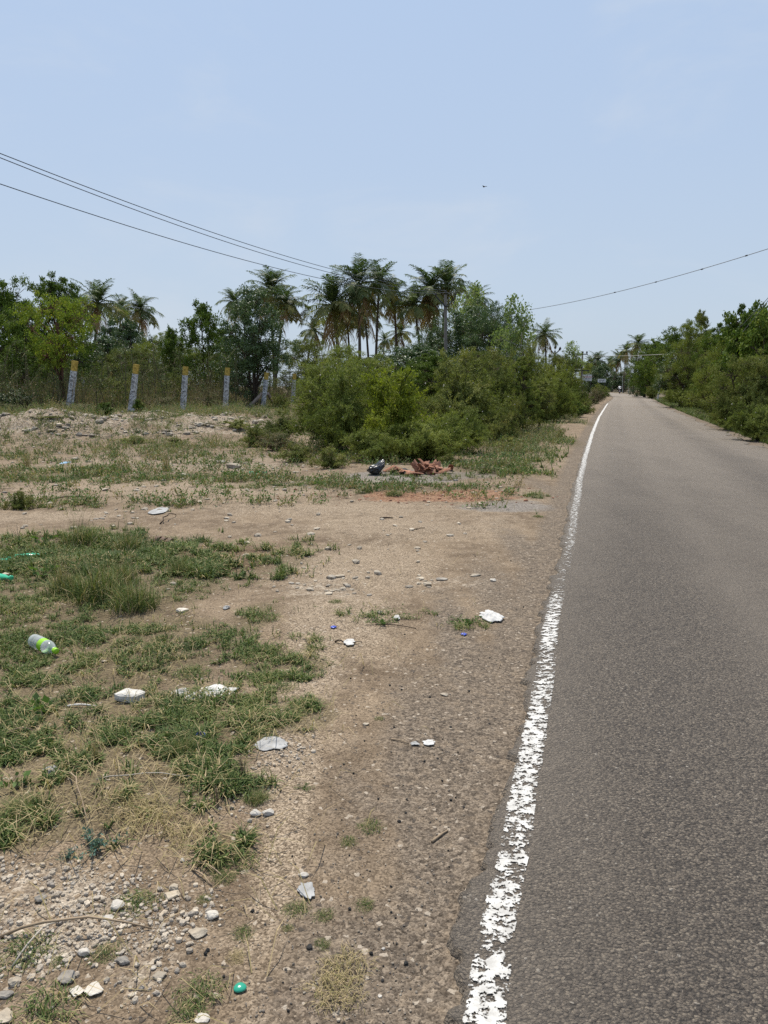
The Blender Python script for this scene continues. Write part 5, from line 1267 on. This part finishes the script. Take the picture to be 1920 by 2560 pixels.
def crumple(seed, rx, ry, hgt, ridges=6, thick=.0012, lobes=.35):
    """a crumpled sheet with a torn outline and a little thickness"""
    g = np.random.default_rng(seed); nr, na = 12, 44; V = []
    a = np.arange(na) * 2 * math.pi / na
    R_ = 1 + lobes * (fbm(np.cos(a) * 1.3 + 7, np.sin(a) * 1.3 + 7, seed, 4) - .5) * 2
    for i in range(1, nr + 1):
        q = i / nr; x, y = q * R_ * np.cos(a), q * R_ * np.sin(a)
        n1 = np.abs(fbm(x * ridges * .35 + 5, y * ridges * .35 + 5, seed + 9, 4) - .5) * 2
        z = hgt * (1.25 * (1 - n1) - .25) * (1 - q ** 3 * .8) + .004
        V.append(np.stack([x * rx, y * ry, z], 1))
    V = np.concatenate([np.array([[0, 0, hgt * .7]])] + V)
    f = [(0, 1 + j, 1 + (j + 1) % na) for j in range(na)] + [(1 + (i - 1) * na + j, 1 + i * na + j, 1 + i * na + (j + 1) % na, 1 + (i - 1) * na + (j + 1) % na) for i in range(1, nr) for j in range(na)]
    B = V - (0, 0, thick); n = len(V); k0 = 1 + (nr - 1) * na
    f2 = [tuple(n + i for i in q[::-1]) for q in f] + [(k0 + j, n + k0 + j, n + k0 + (j + 1) % na, k0 + (j + 1) % na) for j in range(na)]
    return MB().add(np.concatenate([V, B]), f + f2)
def sheet(name, u, v, wpx, hpx, hgt, mat, label, cat, seed, rz=0., lobes=.55, ridges=7):
    x, y, z = ground_at(u, v); dist = math.hypot(y, CH - z); rx = wpx * dist / F * .5; ry = abs(gp(u, v - hpx / 2)[1] - gp(u, v + hpx / 2)[1]) * .5
    return tag(link(name, crumple(seed, rx, ry, hgt, ridges, lobes=lobes).mesh(name, M[mat], True), None, (x, y, z + .003), (0, 0, rz)), label, cat)
sheet('plastic_sheet', 535, 1737, 140, 40, .016, 'paper', 'torn white plastic sheet lying flat in the grass', 'litter', 3, .0, .75, 9)
sheet('plastic_film', 452, 1737, 48, 24, .014, 'greyfilm', 'crumpled clear film at the left end of the torn white sheet', 'litter', 8)
sheet('plastic_bag', 1226, 1544, 64, 30, .030, 'paper', 'crumpled white plastic bag on the shoulder beside the painted line', 'litter', 12, .35, .8, 9)
sheet('plastic_film', 682, 1864, 80, 34, .010, 'greyfilm', 'crumpled silvery film on the soil edge by the grass', 'litter', 15, .2, .45)
sheet('paper_scrap', 1036, 1862, 22, 9, .004, 'greyfilm', 'left of two pale paper scraps on the wheel track', 'litter', 17, .2, .9)
sheet('paper_scrap', 1076, 1860, 24, 11, .004, 'paper', 'right of two pale paper scraps on the wheel track', 'litter', 18, .4, .95)
sheet('paper_scrap', 770, 2232, 32, 46, .003, 'greyfilm', 'grey white paper smear below the round lump on the sandy track', 'litter', 19, .3, .9)
sheet('paper_scrap', 872, 1608, 26, 14, .012, 'paper', 'small white scrap caught in twigs on the dirt', 'litter', 21)
sheet('paper_scrap', 992, 1548, 14, 9, .02, 'paper', 'tiny white scrap by the dry grass on the dirt', 'litter', 22)
sheet('plastic_film', 130, 1932, 40, 20, .02, 'greyfilm', 'pale film half buried in the grass at left', 'litter', 23)
sheet('plastic_film', 400, 1278, 40, 14, .012, 'greyfilm', 'grey crumpled sheet on the dusty track at left', 'litter', 25)
sheet('plastic_film', 565, 1523, 18, 8, .02, 'greyfilm', 'small bluish film beside the white plaster lump', 'litter', 26)
sheet('blue_scrap', 161, 1159, 18, 5, .03, 'bluescrap', 'pale blue scrap at the mound foot', 'litter', 31)
sheet('blue_scrap', 1160, 1588, 14, 6, .006, 'blueplastic', 'small bright blue scrap near the white plastic bag', 'litter', 32)
sheet('blue_scrap', 834, 1570, 12, 6, .006, 'blueplastic', 'small dark blue scrap on the left of the dirt patch', 'litter', 33)
sheet('cement_patch', 290, 1390 - 3, 0 + 60, 8, .03, 'blackflat', 'flat black rubber strip in the grass behind the tall clump', 'litter', 35, 0, .2)
sheet('plastic_film', 1010, 1180, 20, 10, .05, 'blackflat', 'small dark scrap at the foot of the tile heap', 'litter', 36)
# white foam block
x, y, z = ground_at(325, 1752)
b = bmesh.new(); bmesh.ops.create_cube(b, size=1); bmesh.ops.bevel(b, geom=b.edges[:], offset=.06, segments=2, affect='EDGES'); bmesh.ops.subdivide_edges(b, edges=b.edges[:], cuts=2, use_grid_fill=True)
V = np.array([v.co[:] for v in b.verts]); Fb = [tuple(v.index for v in f.verts) for f in b.faces]; b.free()
V = V * (.105, .075, .036); V[:, 0] += V[:, 1] * .35; V += (vn(V[:, 0] * 30, V[:, 1] * 30 + V[:, 2] * 20, 5) - .5)[:, None] * .012; V[:, 2] -= V[:, 2].min()
tag(link('foam_block', MB().add(V, Fb).mesh('foam_block', M['foam']), None, (x, y, z + .006), (.05, .12, -.15)), 'chunky white foam block in the grass left of the torn sheet', 'litter')
# clear bottle with lime label and cap
x, y, z = ground_at(120, 1632)
bo = link('plastic_bottle', None, None, (x - .12, y + .08, z + .052), (0, R(90), R(-40)))
bo.rotation_euler = (0, R(93), R(-38))
pr = [(.002, 0), (.030, .002), (.038, .012), (.040, .05), (.037, .06), (.040, .07), (.037, .08), (.040, .09), (.040, .10), (.0385, .105), (.0385, .155), (.040, .16), (.039, .18), (.030, .205), (.018, .225), (.0135, .235), (.0135, .25)]
V, f = lathe(pr, 24); V[:, :2] *= (1 + .05 * (vn(V[:, 2] * 40, V[:, 0] * 40, 3) - .5))[:, None]
link('bottle_body', MB().add(V, f).mesh('bottle_body', M['clearplastic'], True), bo)
link('label_band', MB().add(*lathe([(.0392, .108), (.0396, .11), (.0396, .152), (.0392, .154)], 24)).mesh('label_band', M['lime'], True), bo)
link('cap', MB().add(*lathe([(.0135, .236), (.0175, .238), (.0175, .262), (.016, .265), (.001, .2655)], 16)).mesh('cap', M['lime'], True), bo)
tag(bo, 'clear plastic bottle with a lime green label and cap in the grass', 'bottle')
# crushed green bottles
def crushed(u, v, L, r, rz, label, sx=1, flat=.55):
    x, y, z = ground_at(u, v)
    pr = [(.002, 0), (r * .8, .004), (r, .02), (r * .95, L * .3), (r, L * .5), (r * .92, L * .7), (r * .45, L * .88), (r * .4, L)]
    V, f = lathe(pr, 18); V[:, 0] *= flat; V *= (1 + .22 * (vn(V[:, 2] * 28, V[:, 1] * 45 + 3, 4) - .5))[:, None] if False else 1
    V[:, 0] *= 1 + .6 * (vn(V[:, 2] * 30, V[:, 1] * 40 + 5, 9) - .5); V[:, 2] -= L / 2
    o = link('crushed_bottle', None, None, (x, y, z + r * flat + .004), (0, R(90), rz))
    link('bottle_body', MB().add(V, f).mesh('bottle_body', M['greenplastic'], True), o)
    link('cap', MB().add(*lathe([(r * .42, L * .5 - .004), (r * .5, L * .5 - .002), (r * .5, L * .5 + .014), (.001, L * .5 + .0155)], 12)).mesh('cap', M['greenplastic'], True), o)
    return tag(o, label, 'bottle')
crushed(74, 1396, .24, .038, .35, 'crushed green bottle glinting in the grass near the left edge')
crushed(-4, 1412, .22, .04, 1.2, 'green bottle cut by the left edge, upper of the two')
crushed(-2, 1450, .22, .04, -.3, 'green bottle cut by the left edge, lower of the two')
crushed(644, 1186, .30, .05, .1, 'pale green bottle lying before the mound weeds')
# blue cap, teal piece
x, y, z = ground_at(502, 1850)
tag(link('bottle_cap', MB().add(*lathe([(.001, .003), (.017, .003), (.0185, .0), (.020, .001), (.020, .014), (.0185, .016), (.0175, .014), (.0172, .005), (.001, .0048)], 24)).mesh('bottle_cap', M['blueplastic'], True), None, (x, y, z + .012), (.45, .1, 0)), 'bright blue bottle cap lying open in the grass', 'bottle cap')
x, y, z = ground_at(600, 2474)
V, Fc = ico(3); V = V * (.0165, .0145, .0075); V[:, 0] *= 1 - V[:, 1] * 12; V[:, 2] *= np.where(V[:, 2] < 0, .5, 1)
tag(link('glass_piece', MB().add(V, Fc).mesh('glass_piece', M['teal'], True), None, (x, y, z + .006), (.1, 0, .3)), 'shiny teal green glass piece beside the bottom grass tuft', 'litter')
# old sandal
x, y, z = ground_at(412, 1362)
sd = link('old_sandal', None, None, (x, y, z + .01), (0, 0, -.25))
t = np.linspace(0, 1, 9); wd = .045 * (np.sin(math.pi * (t * .9 + .08)) ** .5) * (1 - .2 * t)
V = np.concatenate([np.stack([t * .27 - .13, s * wd, zz + .012 * np.sin(t * 9)], 1) for zz in (0, .022) for s in (-1, 1)])
f = [(i, i + 1, 9 + i + 1, 9 + i) for i in range(8)] + [(18 + i, 27 + i, 27 + i + 1, 18 + i + 1) for i in range(8)] + [(i, 18 + i, 18 + i + 1, i + 1) for i in range(8)] + [(9 + i, 9 + i + 1, 27 + i + 1, 27 + i) for i in range(8)] + [(0, 9, 27, 18), (8, 26, 35, 17)]
link('sole', MB().add(V, f).mesh('sole', M['blackflat']), sd)
for k, (cx, ww) in enumerate(((-.075, .05), (-.01, .055), (.05, .05))):
    a = np.linspace(0, math.pi, 9); mbs = MB(); V = np.array([(cx + s * ww * .5 + .01 * math.sin(q), .052 * math.cos(q), .018 + h + (.05 - .008 * k) * math.sin(q)) for h in (0, .004) for s in (-1, 1) for q in a])
    ff = [(i, i + 1, 9 + i + 1, 9 + i) for i in range(8)] + [(18 + i, 27 + i, 28 + i, 19 + i) for i in range(8)] + [(i, 18 + i, 19 + i, i + 1) for i in range(8)] + [(9 + i, 10 + i, 28 + i, 27 + i) for i in range(8)]
    link('strap', mbs.add(V, ff).mesh('strap', M['rubberbrown'], True), sd)
tag(sd, 'old brown strapped sandal lying at the edge of the grass', 'sandal')
# black sack and clay tiles
x, y, z = ground_at(941, 1186)
V, Fc = ico(4); V = V.copy(); V += unit(V) * ((fbm(V[:, 0] * 2.2 + 5, V[:, 1] * 2.2 + V[:, 2] * 3.1 + 5, 15, 4) - .5) * .55)[:, None]
V = V * (.15, .13, .095); V[:, 2] += np.clip(V[:, 0] + .02, 0, 1) * .75; V[:, 0] += np.clip(V[:, 2], 0, 1) * .15; V[:, 2] -= V[:, 2].min() + .02
tag(link('black_sack', MB().add(V, Fc).mesh('black_sack', M['blacksack'], False), None, (x, y, z), (0, 0, .4)), 'crumpled shiny black sack left of the clay tile heap', 'sack')
g = np.random.default_rng(44)
def tilemesh(seed):
    g = np.random.default_rng(seed); L, w = g.uniform(.16, .34), g.uniform(.10, .17); a = np.linspace(-.9, .9, 7); rr = w * .62; V = []
    for zz in (0, .014):
        for s in (0, 1):
            V += [((s - .5) * L * (1 + .25 * g.normal() * .6), rr * math.sin(q), rr * math.cos(q) - rr * .62 + zz) for q in a]
    V = np.array(V); k = 7
    f = [(i, i + 1, k + i + 1, k + i) for i in range(6)] + [(2 * k + i, 3 * k + i, 3 * k + i + 1, 2 * k + i + 1) for i in range(6)] + [(i, 2 * k + i, 2 * k + i + 1, i + 1) for i in range(6)] + [(k + i, k + i + 1, 3 * k + i + 1, 3 * k + i) for i in range(6)] + [(0, k, 3 * k, 2 * k), (6, 2 * k + 6, 3 * k + 6, k + 6)]
    return MB().add(V, f, g.uniform(.3, .95)).mesh('clay_tile', M['tile'])
tms = [tilemesh(s) for s in range(7)]
cx, cy, cz = ground_at(1058, 1184)
for k in range(24):
    q = k / 24; px = cx + g.normal(0, .17) * (1.0 - .6 * q); py = cy + .12 + g.normal(0, .12) * (1.2 - q)
    o = link('clay_tile', tms[k % 7], None, (px, py, cz + .02 + .095 * q * max(0, 1 - abs(px - cx) / .45)), (g.normal(0, .5), g.normal(0, .45), g.random() * 6.28))
    tag(o, 'broken orange clay tile in the heap right of the black sack', 'roof tile', 'broken clay tiles heaped by the thicket')
for k, (u, v) in enumerate(((974, 1180), (985, 1184), (996, 1178), (1004, 1187), (1016, 1186), (1028, 1189), (1110, 1184), (1126, 1176), (1084, 1190), (1044, 1191))):
    x, y, z = ground_at(u, v)
    tag(link('clay_tile', tms[(k * 3) % 7], None, (x, y, z + .03), (g.normal(0, .25), g.normal(0, .25), g.random() * 6.28), .8), 'broken orange clay tile lying flat around the foot of the heap', 'roof tile', 'broken clay tiles around the heap')
# ------------------------------------------------------------------ sticks and straws
def stick(u0, v0, u1, v1, r, mat, label, lift=.01, bend=.02, name='stick', kinds=8):
    a = np.array(ground_at(u0, v0)); b = np.array(ground_at(u1, v1)); t = np.linspace(0, 1, kinds); gg = np.random.default_rng(int(u0 + v0))
    P = a + (b - a) * t[:, None]; P[:, 2] = H(P[:, 0], P[:, 1]) + lift * np.sin(t * math.pi) + r * .8
    P[1:-1, :2] += gg.normal(0, bend * np.linalg.norm(b - a) * .4, (kinds - 2, 2))
    m = P[0].copy(); return tag(link(name, MB().add(*tube(P - m, np.linspace(r, r * .55, kinds), 6)).mesh(name, M[mat], True), None, tuple(m)), label, 'stick' if name == 'stick' else 'straw')
stick(0, 2345, 380, 2324, .0045, 'twig', 'long yellow straw stalk across the gravel at lower left', .05, .01, 'straw_stalk')
stick(120, 1252, 230, 1246, .018, 'twig', 'pale dry branch lying on the dusty ground at left', .04)
stick(1080, 2107, 1120, 2078, .0055, 'twig', 'short brown stick on the near wheel track', .002)
stick(978, 1850, 1022, 1860, .004, 'twig', 'thin dark twig left of the paper scraps on the track', .004)
stick(168, 1768, 240, 1767, .006, 'foam', 'thin white rod in the grass left of the foam block', .01, .004)
stick(940, 1562, 1040, 1572, .004, 'bark', 'dark twig on the dirt near the tiny white scrap', .01)
stick(868, 1616, 905, 1606, .004, 'bark', 'dark twig right of the small scrap caught in twigs', .01)
stick(838, 1606, 862, 1610, .006, 'bark', 'dark curled twig left of the small scrap', .015, .06)
stick(400, 1311, 440, 1290, .008, 'bark', 'bent dark twig sticking up on the track at left', .06, .05)
stick(1030, 1326, 1062, 1320, .007, 'twig', 'thin brown stick on the far dirt', .005)
stick(950, 1298, 982, 1297, .012, 'bark', 'dark brown stick on the far dirt left of the thin one', .005)
stick(30, 2420, 160, 2300, .003, 'greytwig', 'grey dry stem among the gravel at left', .03)
stick(480, 2175, 530, 2215, .003, 'twig', 'dry stem lying on soil right of the gravel', .01)
stick(490, 2155, 560, 2195, .0032, 'twig', 'dry stem above the other one right of the gravel', .012)
stick(170, 1935, 225, 2085, .003, 'twig', 'golden straw bending through the lower grass', .06, .02, 'straw_stalk')
stick(0, 1850, 100, 1832, .003, 'twig', 'golden straw lying at the left edge of the grass', .04, .02, 'straw_stalk')
stick(240, 1950, 520, 1950, .0025, 'greytwig', 'long grey stem crossing the lower grass', .03, .03)
stick(1246, 1675, 1252, 1655, .002, 'twig', 'single straw near the painted line', .004, .02, 'straw_stalk')
# ------------------------------------------------------------------ single tufts and weeds
tg = {'low': [tuft(900 + k, .14, 260, (.04, .10), (.0026, .0052), .95, (.1, .55), .2) for k in range(4)],
      'dry': [tuft(910 + k, .13, 260, (.05, .11), (.002, .004), 1.0, (.6, 1), .8) for k in range(2)],
      'tall': [tuft(920 + k, .22, 620, (.16, .42), (.003, .0065), .35, (.15, .6), .22, stalks=6) for k in range(3)],
      'straw': [tuft(930 + k, .07, 110, (.25, .5), (.003, .005), .15, (.65, .95), .6, stalks=9) for k in range(2)]}
def tf(kind, u, v, wpx, label, hm=1.0):
    x, y, z = ground_at(u, v); s = wpx * math.hypot(y, CH) / F / {'low': .34, 'dry': .34, 'tall': .62, 'straw': .28}[kind]
    k = int(u + v) % len(tg[kind]); o = link('grass_tuft', tg[kind][k], None, (x, y, z), (0, 0, u * .37), (s, s, s * hm)); return tag(o, label, 'grass', 'grass tufts')
for a in [
  ('low', 340, 2262, 130, 'thick grass tuft in the middle of the near gravel'), ('low', 265, 2385, 90, 'grass tuft with dry tips beside the cube like stone'),
  ('low', 60, 2380, 160, 'broad grass tuft at the left edge of the gravel'), ('low', 150, 2405, 60, 'small grass tuft left of the cube like stone'),
  ('low', 110, 2530, 210, 'large grass tuft in the bottom left corner'), ('low', 500, 2480, 140, 'dense grass tuft left of the teal glass piece'), ('low', 470, 2540, 110, 'ragged grass tuft at the bottom edge below the dense one'),
  ('low', 608, 2335, 66, 'round grass rosette alone on bare soil'), ('low', 740, 2275, 80, 'grass tuft below the paper smear on the track'), ('low', 808, 2290, 60, 'grass tuft on the track right of the one below the paper smear'),
  ('low', 910, 2262, 62, 'small yellow tipped grass tuft on the asphalt gravel'), ('low', 805, 2362, 50, 'small grass tuft beside the dark rounded pebble'), ('low', 720, 2320, 36, 'very small grass sprig between the two near tufts'),
  ('dry', 860, 2420, 150, 'dead straw coloured rosette, upper one on the shoulder'), ('dry', 830, 2480, 160, 'dead straw coloured rosette, lower one on the shoulder'), ('dry', 590, 2395, 60, 'dry roots below the round rosette on soil'),
  ('low', 590, 2150, 130, 'grass tuft at the edge of the bare soil above the gravel'), ('low', 560, 2195, 70, 'grass tuft just below the one at the soil edge'), ('low', 925, 2068, 80, 'sprawling grass sprig on the near track'),
  ('low', 870, 2105, 56, 'grass sprig left of the sprawling one on the track'), ('low', 510, 2250, 46, 'tiny blue green tuft among the gravel'), ('low', 540, 2175, 60, 'tuft beside the dry stems on soil'),
  ('low', 690, 1800, 150, 'lush grass clump at the right tip of the grass patch'), ('low', 740, 1780, 110, 'outer grass clump nearest the sandy track'), ('low', 640, 1840, 130, 'grass clump below the lush tip'),
  ('low', 660, 1545, 100, 'grass patch on the dirt right of the plaster lump'), ('low', 650, 1630, 130, 'grass patch on the dirt above the torn sheet'), ('low', 700, 1720, 110, 'flat grass patch above the lush tip'),
  ('low', 480, 1685, 120, 'leafy clump above the torn white sheet'), ('low', 840, 1505, 46, 'small golden tuft in the gravelly dirt'), ('low', 750, 1655, 60, 'small sprig beside the sandy track'), ('low', 948, 1797, 32, 'single sprig on the sandy track'),
  ('tall', 250, 1500, 190, 'tallest grass clump in the left field'), ('tall', 170, 1490, 150, 'tall grass clump left of the tallest one'), ('tall', 340, 1520, 160, 'tall grass clump right of the tallest one'),
  ('tall', 300, 1460, 130, 'tall grass clump behind the tallest one'), ('straw', 155, 1480, 60, 'tan straw stalks standing in the left tall grass', ), ('tall', 320, 1380, 110, 'grass clump beside the black rubber strip'),
  ('tall', 450, 1435, 90, 'grass clump near the old sandal'), ('tall', 200, 1360, 120, 'weedy grass clump at the far edge of the field'), ('straw', 240, 1900, 40, 'thin dead stalks standing in the lower grass'),
  ('tall', 460, 1890, 110, 'pale grass clump below the blue cap'), ('tall', 640, 2000, 80, 'spiky grass clump above the white crusty pair', .6), ('tall', 60, 2030, 140, 'grass clump at the left edge of the lower grass', .5),
  ('dry', 400, 2050, 200, 'matted dry straw below the lower grass'), ('dry', 330, 2020, 160, 'matted dry straw among the lower grass'), ('dry', 470, 2090, 140, 'dry straw patch near the bare soil'),
  ('low', 910, 1232, 60, 'grass tuft on the pale patch below the black sack', 2.2), ('tall', 985, 1238, 60, 'grass tuft at the left end of the brick chips', .5), ('low', 1370, 1241, 22, 'short green tuft on the far shoulder', 1.5), ('low', 1345, 1292, 34, 'short green tuft nearer on the far shoulder', 1.3),
  ('straw', 68, 1172, 30, 'tan dry stalks on the flat ground at far left', 1.2), ('straw', 415, 1178, 34, 'tan dry stalks among stones before the mound', 1.2)]:
    tf(*a)
wd = {'round': leafy(940, .22, .30, 7, 4, .085, 'weed', .85, (.3, .55), .6, .8, .003), 'blue': leafy(941, .10, .34, 16, 26, .022, 'bluegreen', .5, (0, 1), .7), 'dead': leafy(942, .12, .10, 14, 10, .012, 'brush', .5, (.6, 1), .7, .6, .002),
      'creep': leafy(943, .06, .40, 18, 26, .018, 'weed', .55, (.1, .5), .6), 'bare': leafy(944, .42, .34, 7, 2, .02, 'brush', .5, (.3, 1), .9, .6, .004)}
for (k, u, v, wpx, lab) in [('round', 112, 1365, 60, 'round leaved weed at the far side of the left grass'), ('round', 112, 1445, 70, 'round leaved weed left of the tall straw stalks'), ('round', 95, 1790, 80, 'round leaved weed in the grass below the bottle'), ('round', 38, 1975, 66, 'round leaved weed at the left edge of the lower grass'),
        ('blue', 235, 2125, 150, 'blue green feathery weed above the near gravel'), ('blue', 170, 2145, 60, 'small green feathery weed left of the blue green one'), ('dead', 608, 1945, 60, 'dark dead seedling beside the bare soil'), ('dead', 545, 2010, 50, 'brown dead weed by the spiky clump'),
        ('creep', 505, 2025, 70, 'low creeping weed left of the brown dead weed'), ('creep', 560, 1760, 170, 'creeping weed mat below the torn white sheet'), ('creep', 760, 1970, 60, 'creeping weed on the soil above the crusty pair'), ('creep', 1170, 1560, 130, 'dull creeping weed left of the white plastic bag'), ('creep', 960, 1560, 110, 'dull creeping weed in the middle of the dirt'),
        ('bare', 45, 1350, 50, 'bare grey twiggy seedling at the far left edge of the grass'), ('bare', 660, 1205, 40, 'small dark seedling before the weed clump')]:
    x, y, z = ground_at(u, v); s = wpx * math.hypot(y, CH) / F / {'round': .34, 'blue': .36, 'dead': .11, 'creep': .42, 'bare': .34}[k]
    spawn(wd[k], 'weed', lab, 'weed', (x, y, z), s, u * .3, 'single weeds')

# ------------------------------------------------------------------ light, sky, camera
SUN_EL, SUN_AZ = R(66), R(-18)           # ahead of the camera, a little to the left
sd_ = Vector((math.sin(SUN_AZ) * math.cos(SUN_EL), math.cos(SUN_AZ) * math.cos(SUN_EL), math.sin(SUN_EL)))
sl = bpy.data.lights.new('sun', 'SUN'); sl.energy = 5.0; sl.angle = R(.55); sl.color = (1, .94, .83)
so = bpy.data.objects.new('sun', sl); C.objects.link(so); so.rotation_euler = sd_.to_track_quat('Z', 'Y').to_euler()
w = bpy.data.worlds.new('World'); bpy.context.scene.world = w; w.use_nodes = True
nt = w.node_tree; nt.nodes.clear(); n = N(nt)
sky = n.new('ShaderNodeTexSky', sky_type='NISHITA'); sky.sun_disc = False; sky.sun_elevation = SUN_EL; sky.sun_rotation = SUN_AZ; sky.air_density = 1.0; sky.dust_density = 2.0; sky.ozone_density = 1.2
gen = n.new('ShaderNodeTexCoord').outputs['Generated']
sep = n.new('ShaderNodeSeparateXYZ'); n.set(sep.inputs[0], gen)
hazecol = n.ramp(n.rng(sep.outputs[2], 0, .75, 0, 1, False), [(0, (6.2, 7.3, 8.5)), (.35, (5.5, 6.9, 9.0)), (1, (4.7, 6.5, 9.6))])
cl = n.noise(n.mapping(gen, (1.3, 1.3, 3.5)), 2.2, 7, .6, .4)
skyc = n.mix(.82, sky.outputs[0], hazecol)
skyc = n.mix(n.math('MULTIPLY', n.rng(cl, .47, .8), .5), skyc, (7.0, 7.6, 8.4))
bg = n.new('ShaderNodeBackground'); n.set(bg.inputs[0], skyc); bg.inputs[1].default_value = .079
wo = n.new('ShaderNodeOutputWorld'); nt.links.new(bg.outputs[0], wo.inputs[0])
cam = bpy.data.cameras.new('camera'); co_ = bpy.data.objects.new('camera', cam); C.objects.link(co_)
co_.location = (0, 0, CH); co_.rotation_euler = (R(90) - TH, 0, 0)
cam.sensor_fit = 'HORIZONTAL'; cam.sensor_width = 36; cam.lens = 36 * F / 1920; cam.clip_start = .05; cam.clip_end = 4000
sc = bpy.context.scene; sc.camera = co_
sc.view_settings.view_transform = 'Standard'; sc.view_settings.look = 'None'; sc.view_settings.exposure = .27; sc.view_settings.gamma = 1
sc.render.resolution_x, sc.render.resolution_y = 768, 1024
sc.cycles.use_denoising = False; sc.cycles.max_bounces = 6; sc.cycles.diffuse_bounces = 3; sc.cycles.glossy_bounces = 2; sc.cycles.transmission_bounces = 4; sc.cycles.transparent_max_bounces = 12
sc.cycles.caustics_reflective = False; sc.cycles.caustics_refractive = False; sc.cycles.sample_clamp_indirect = 4
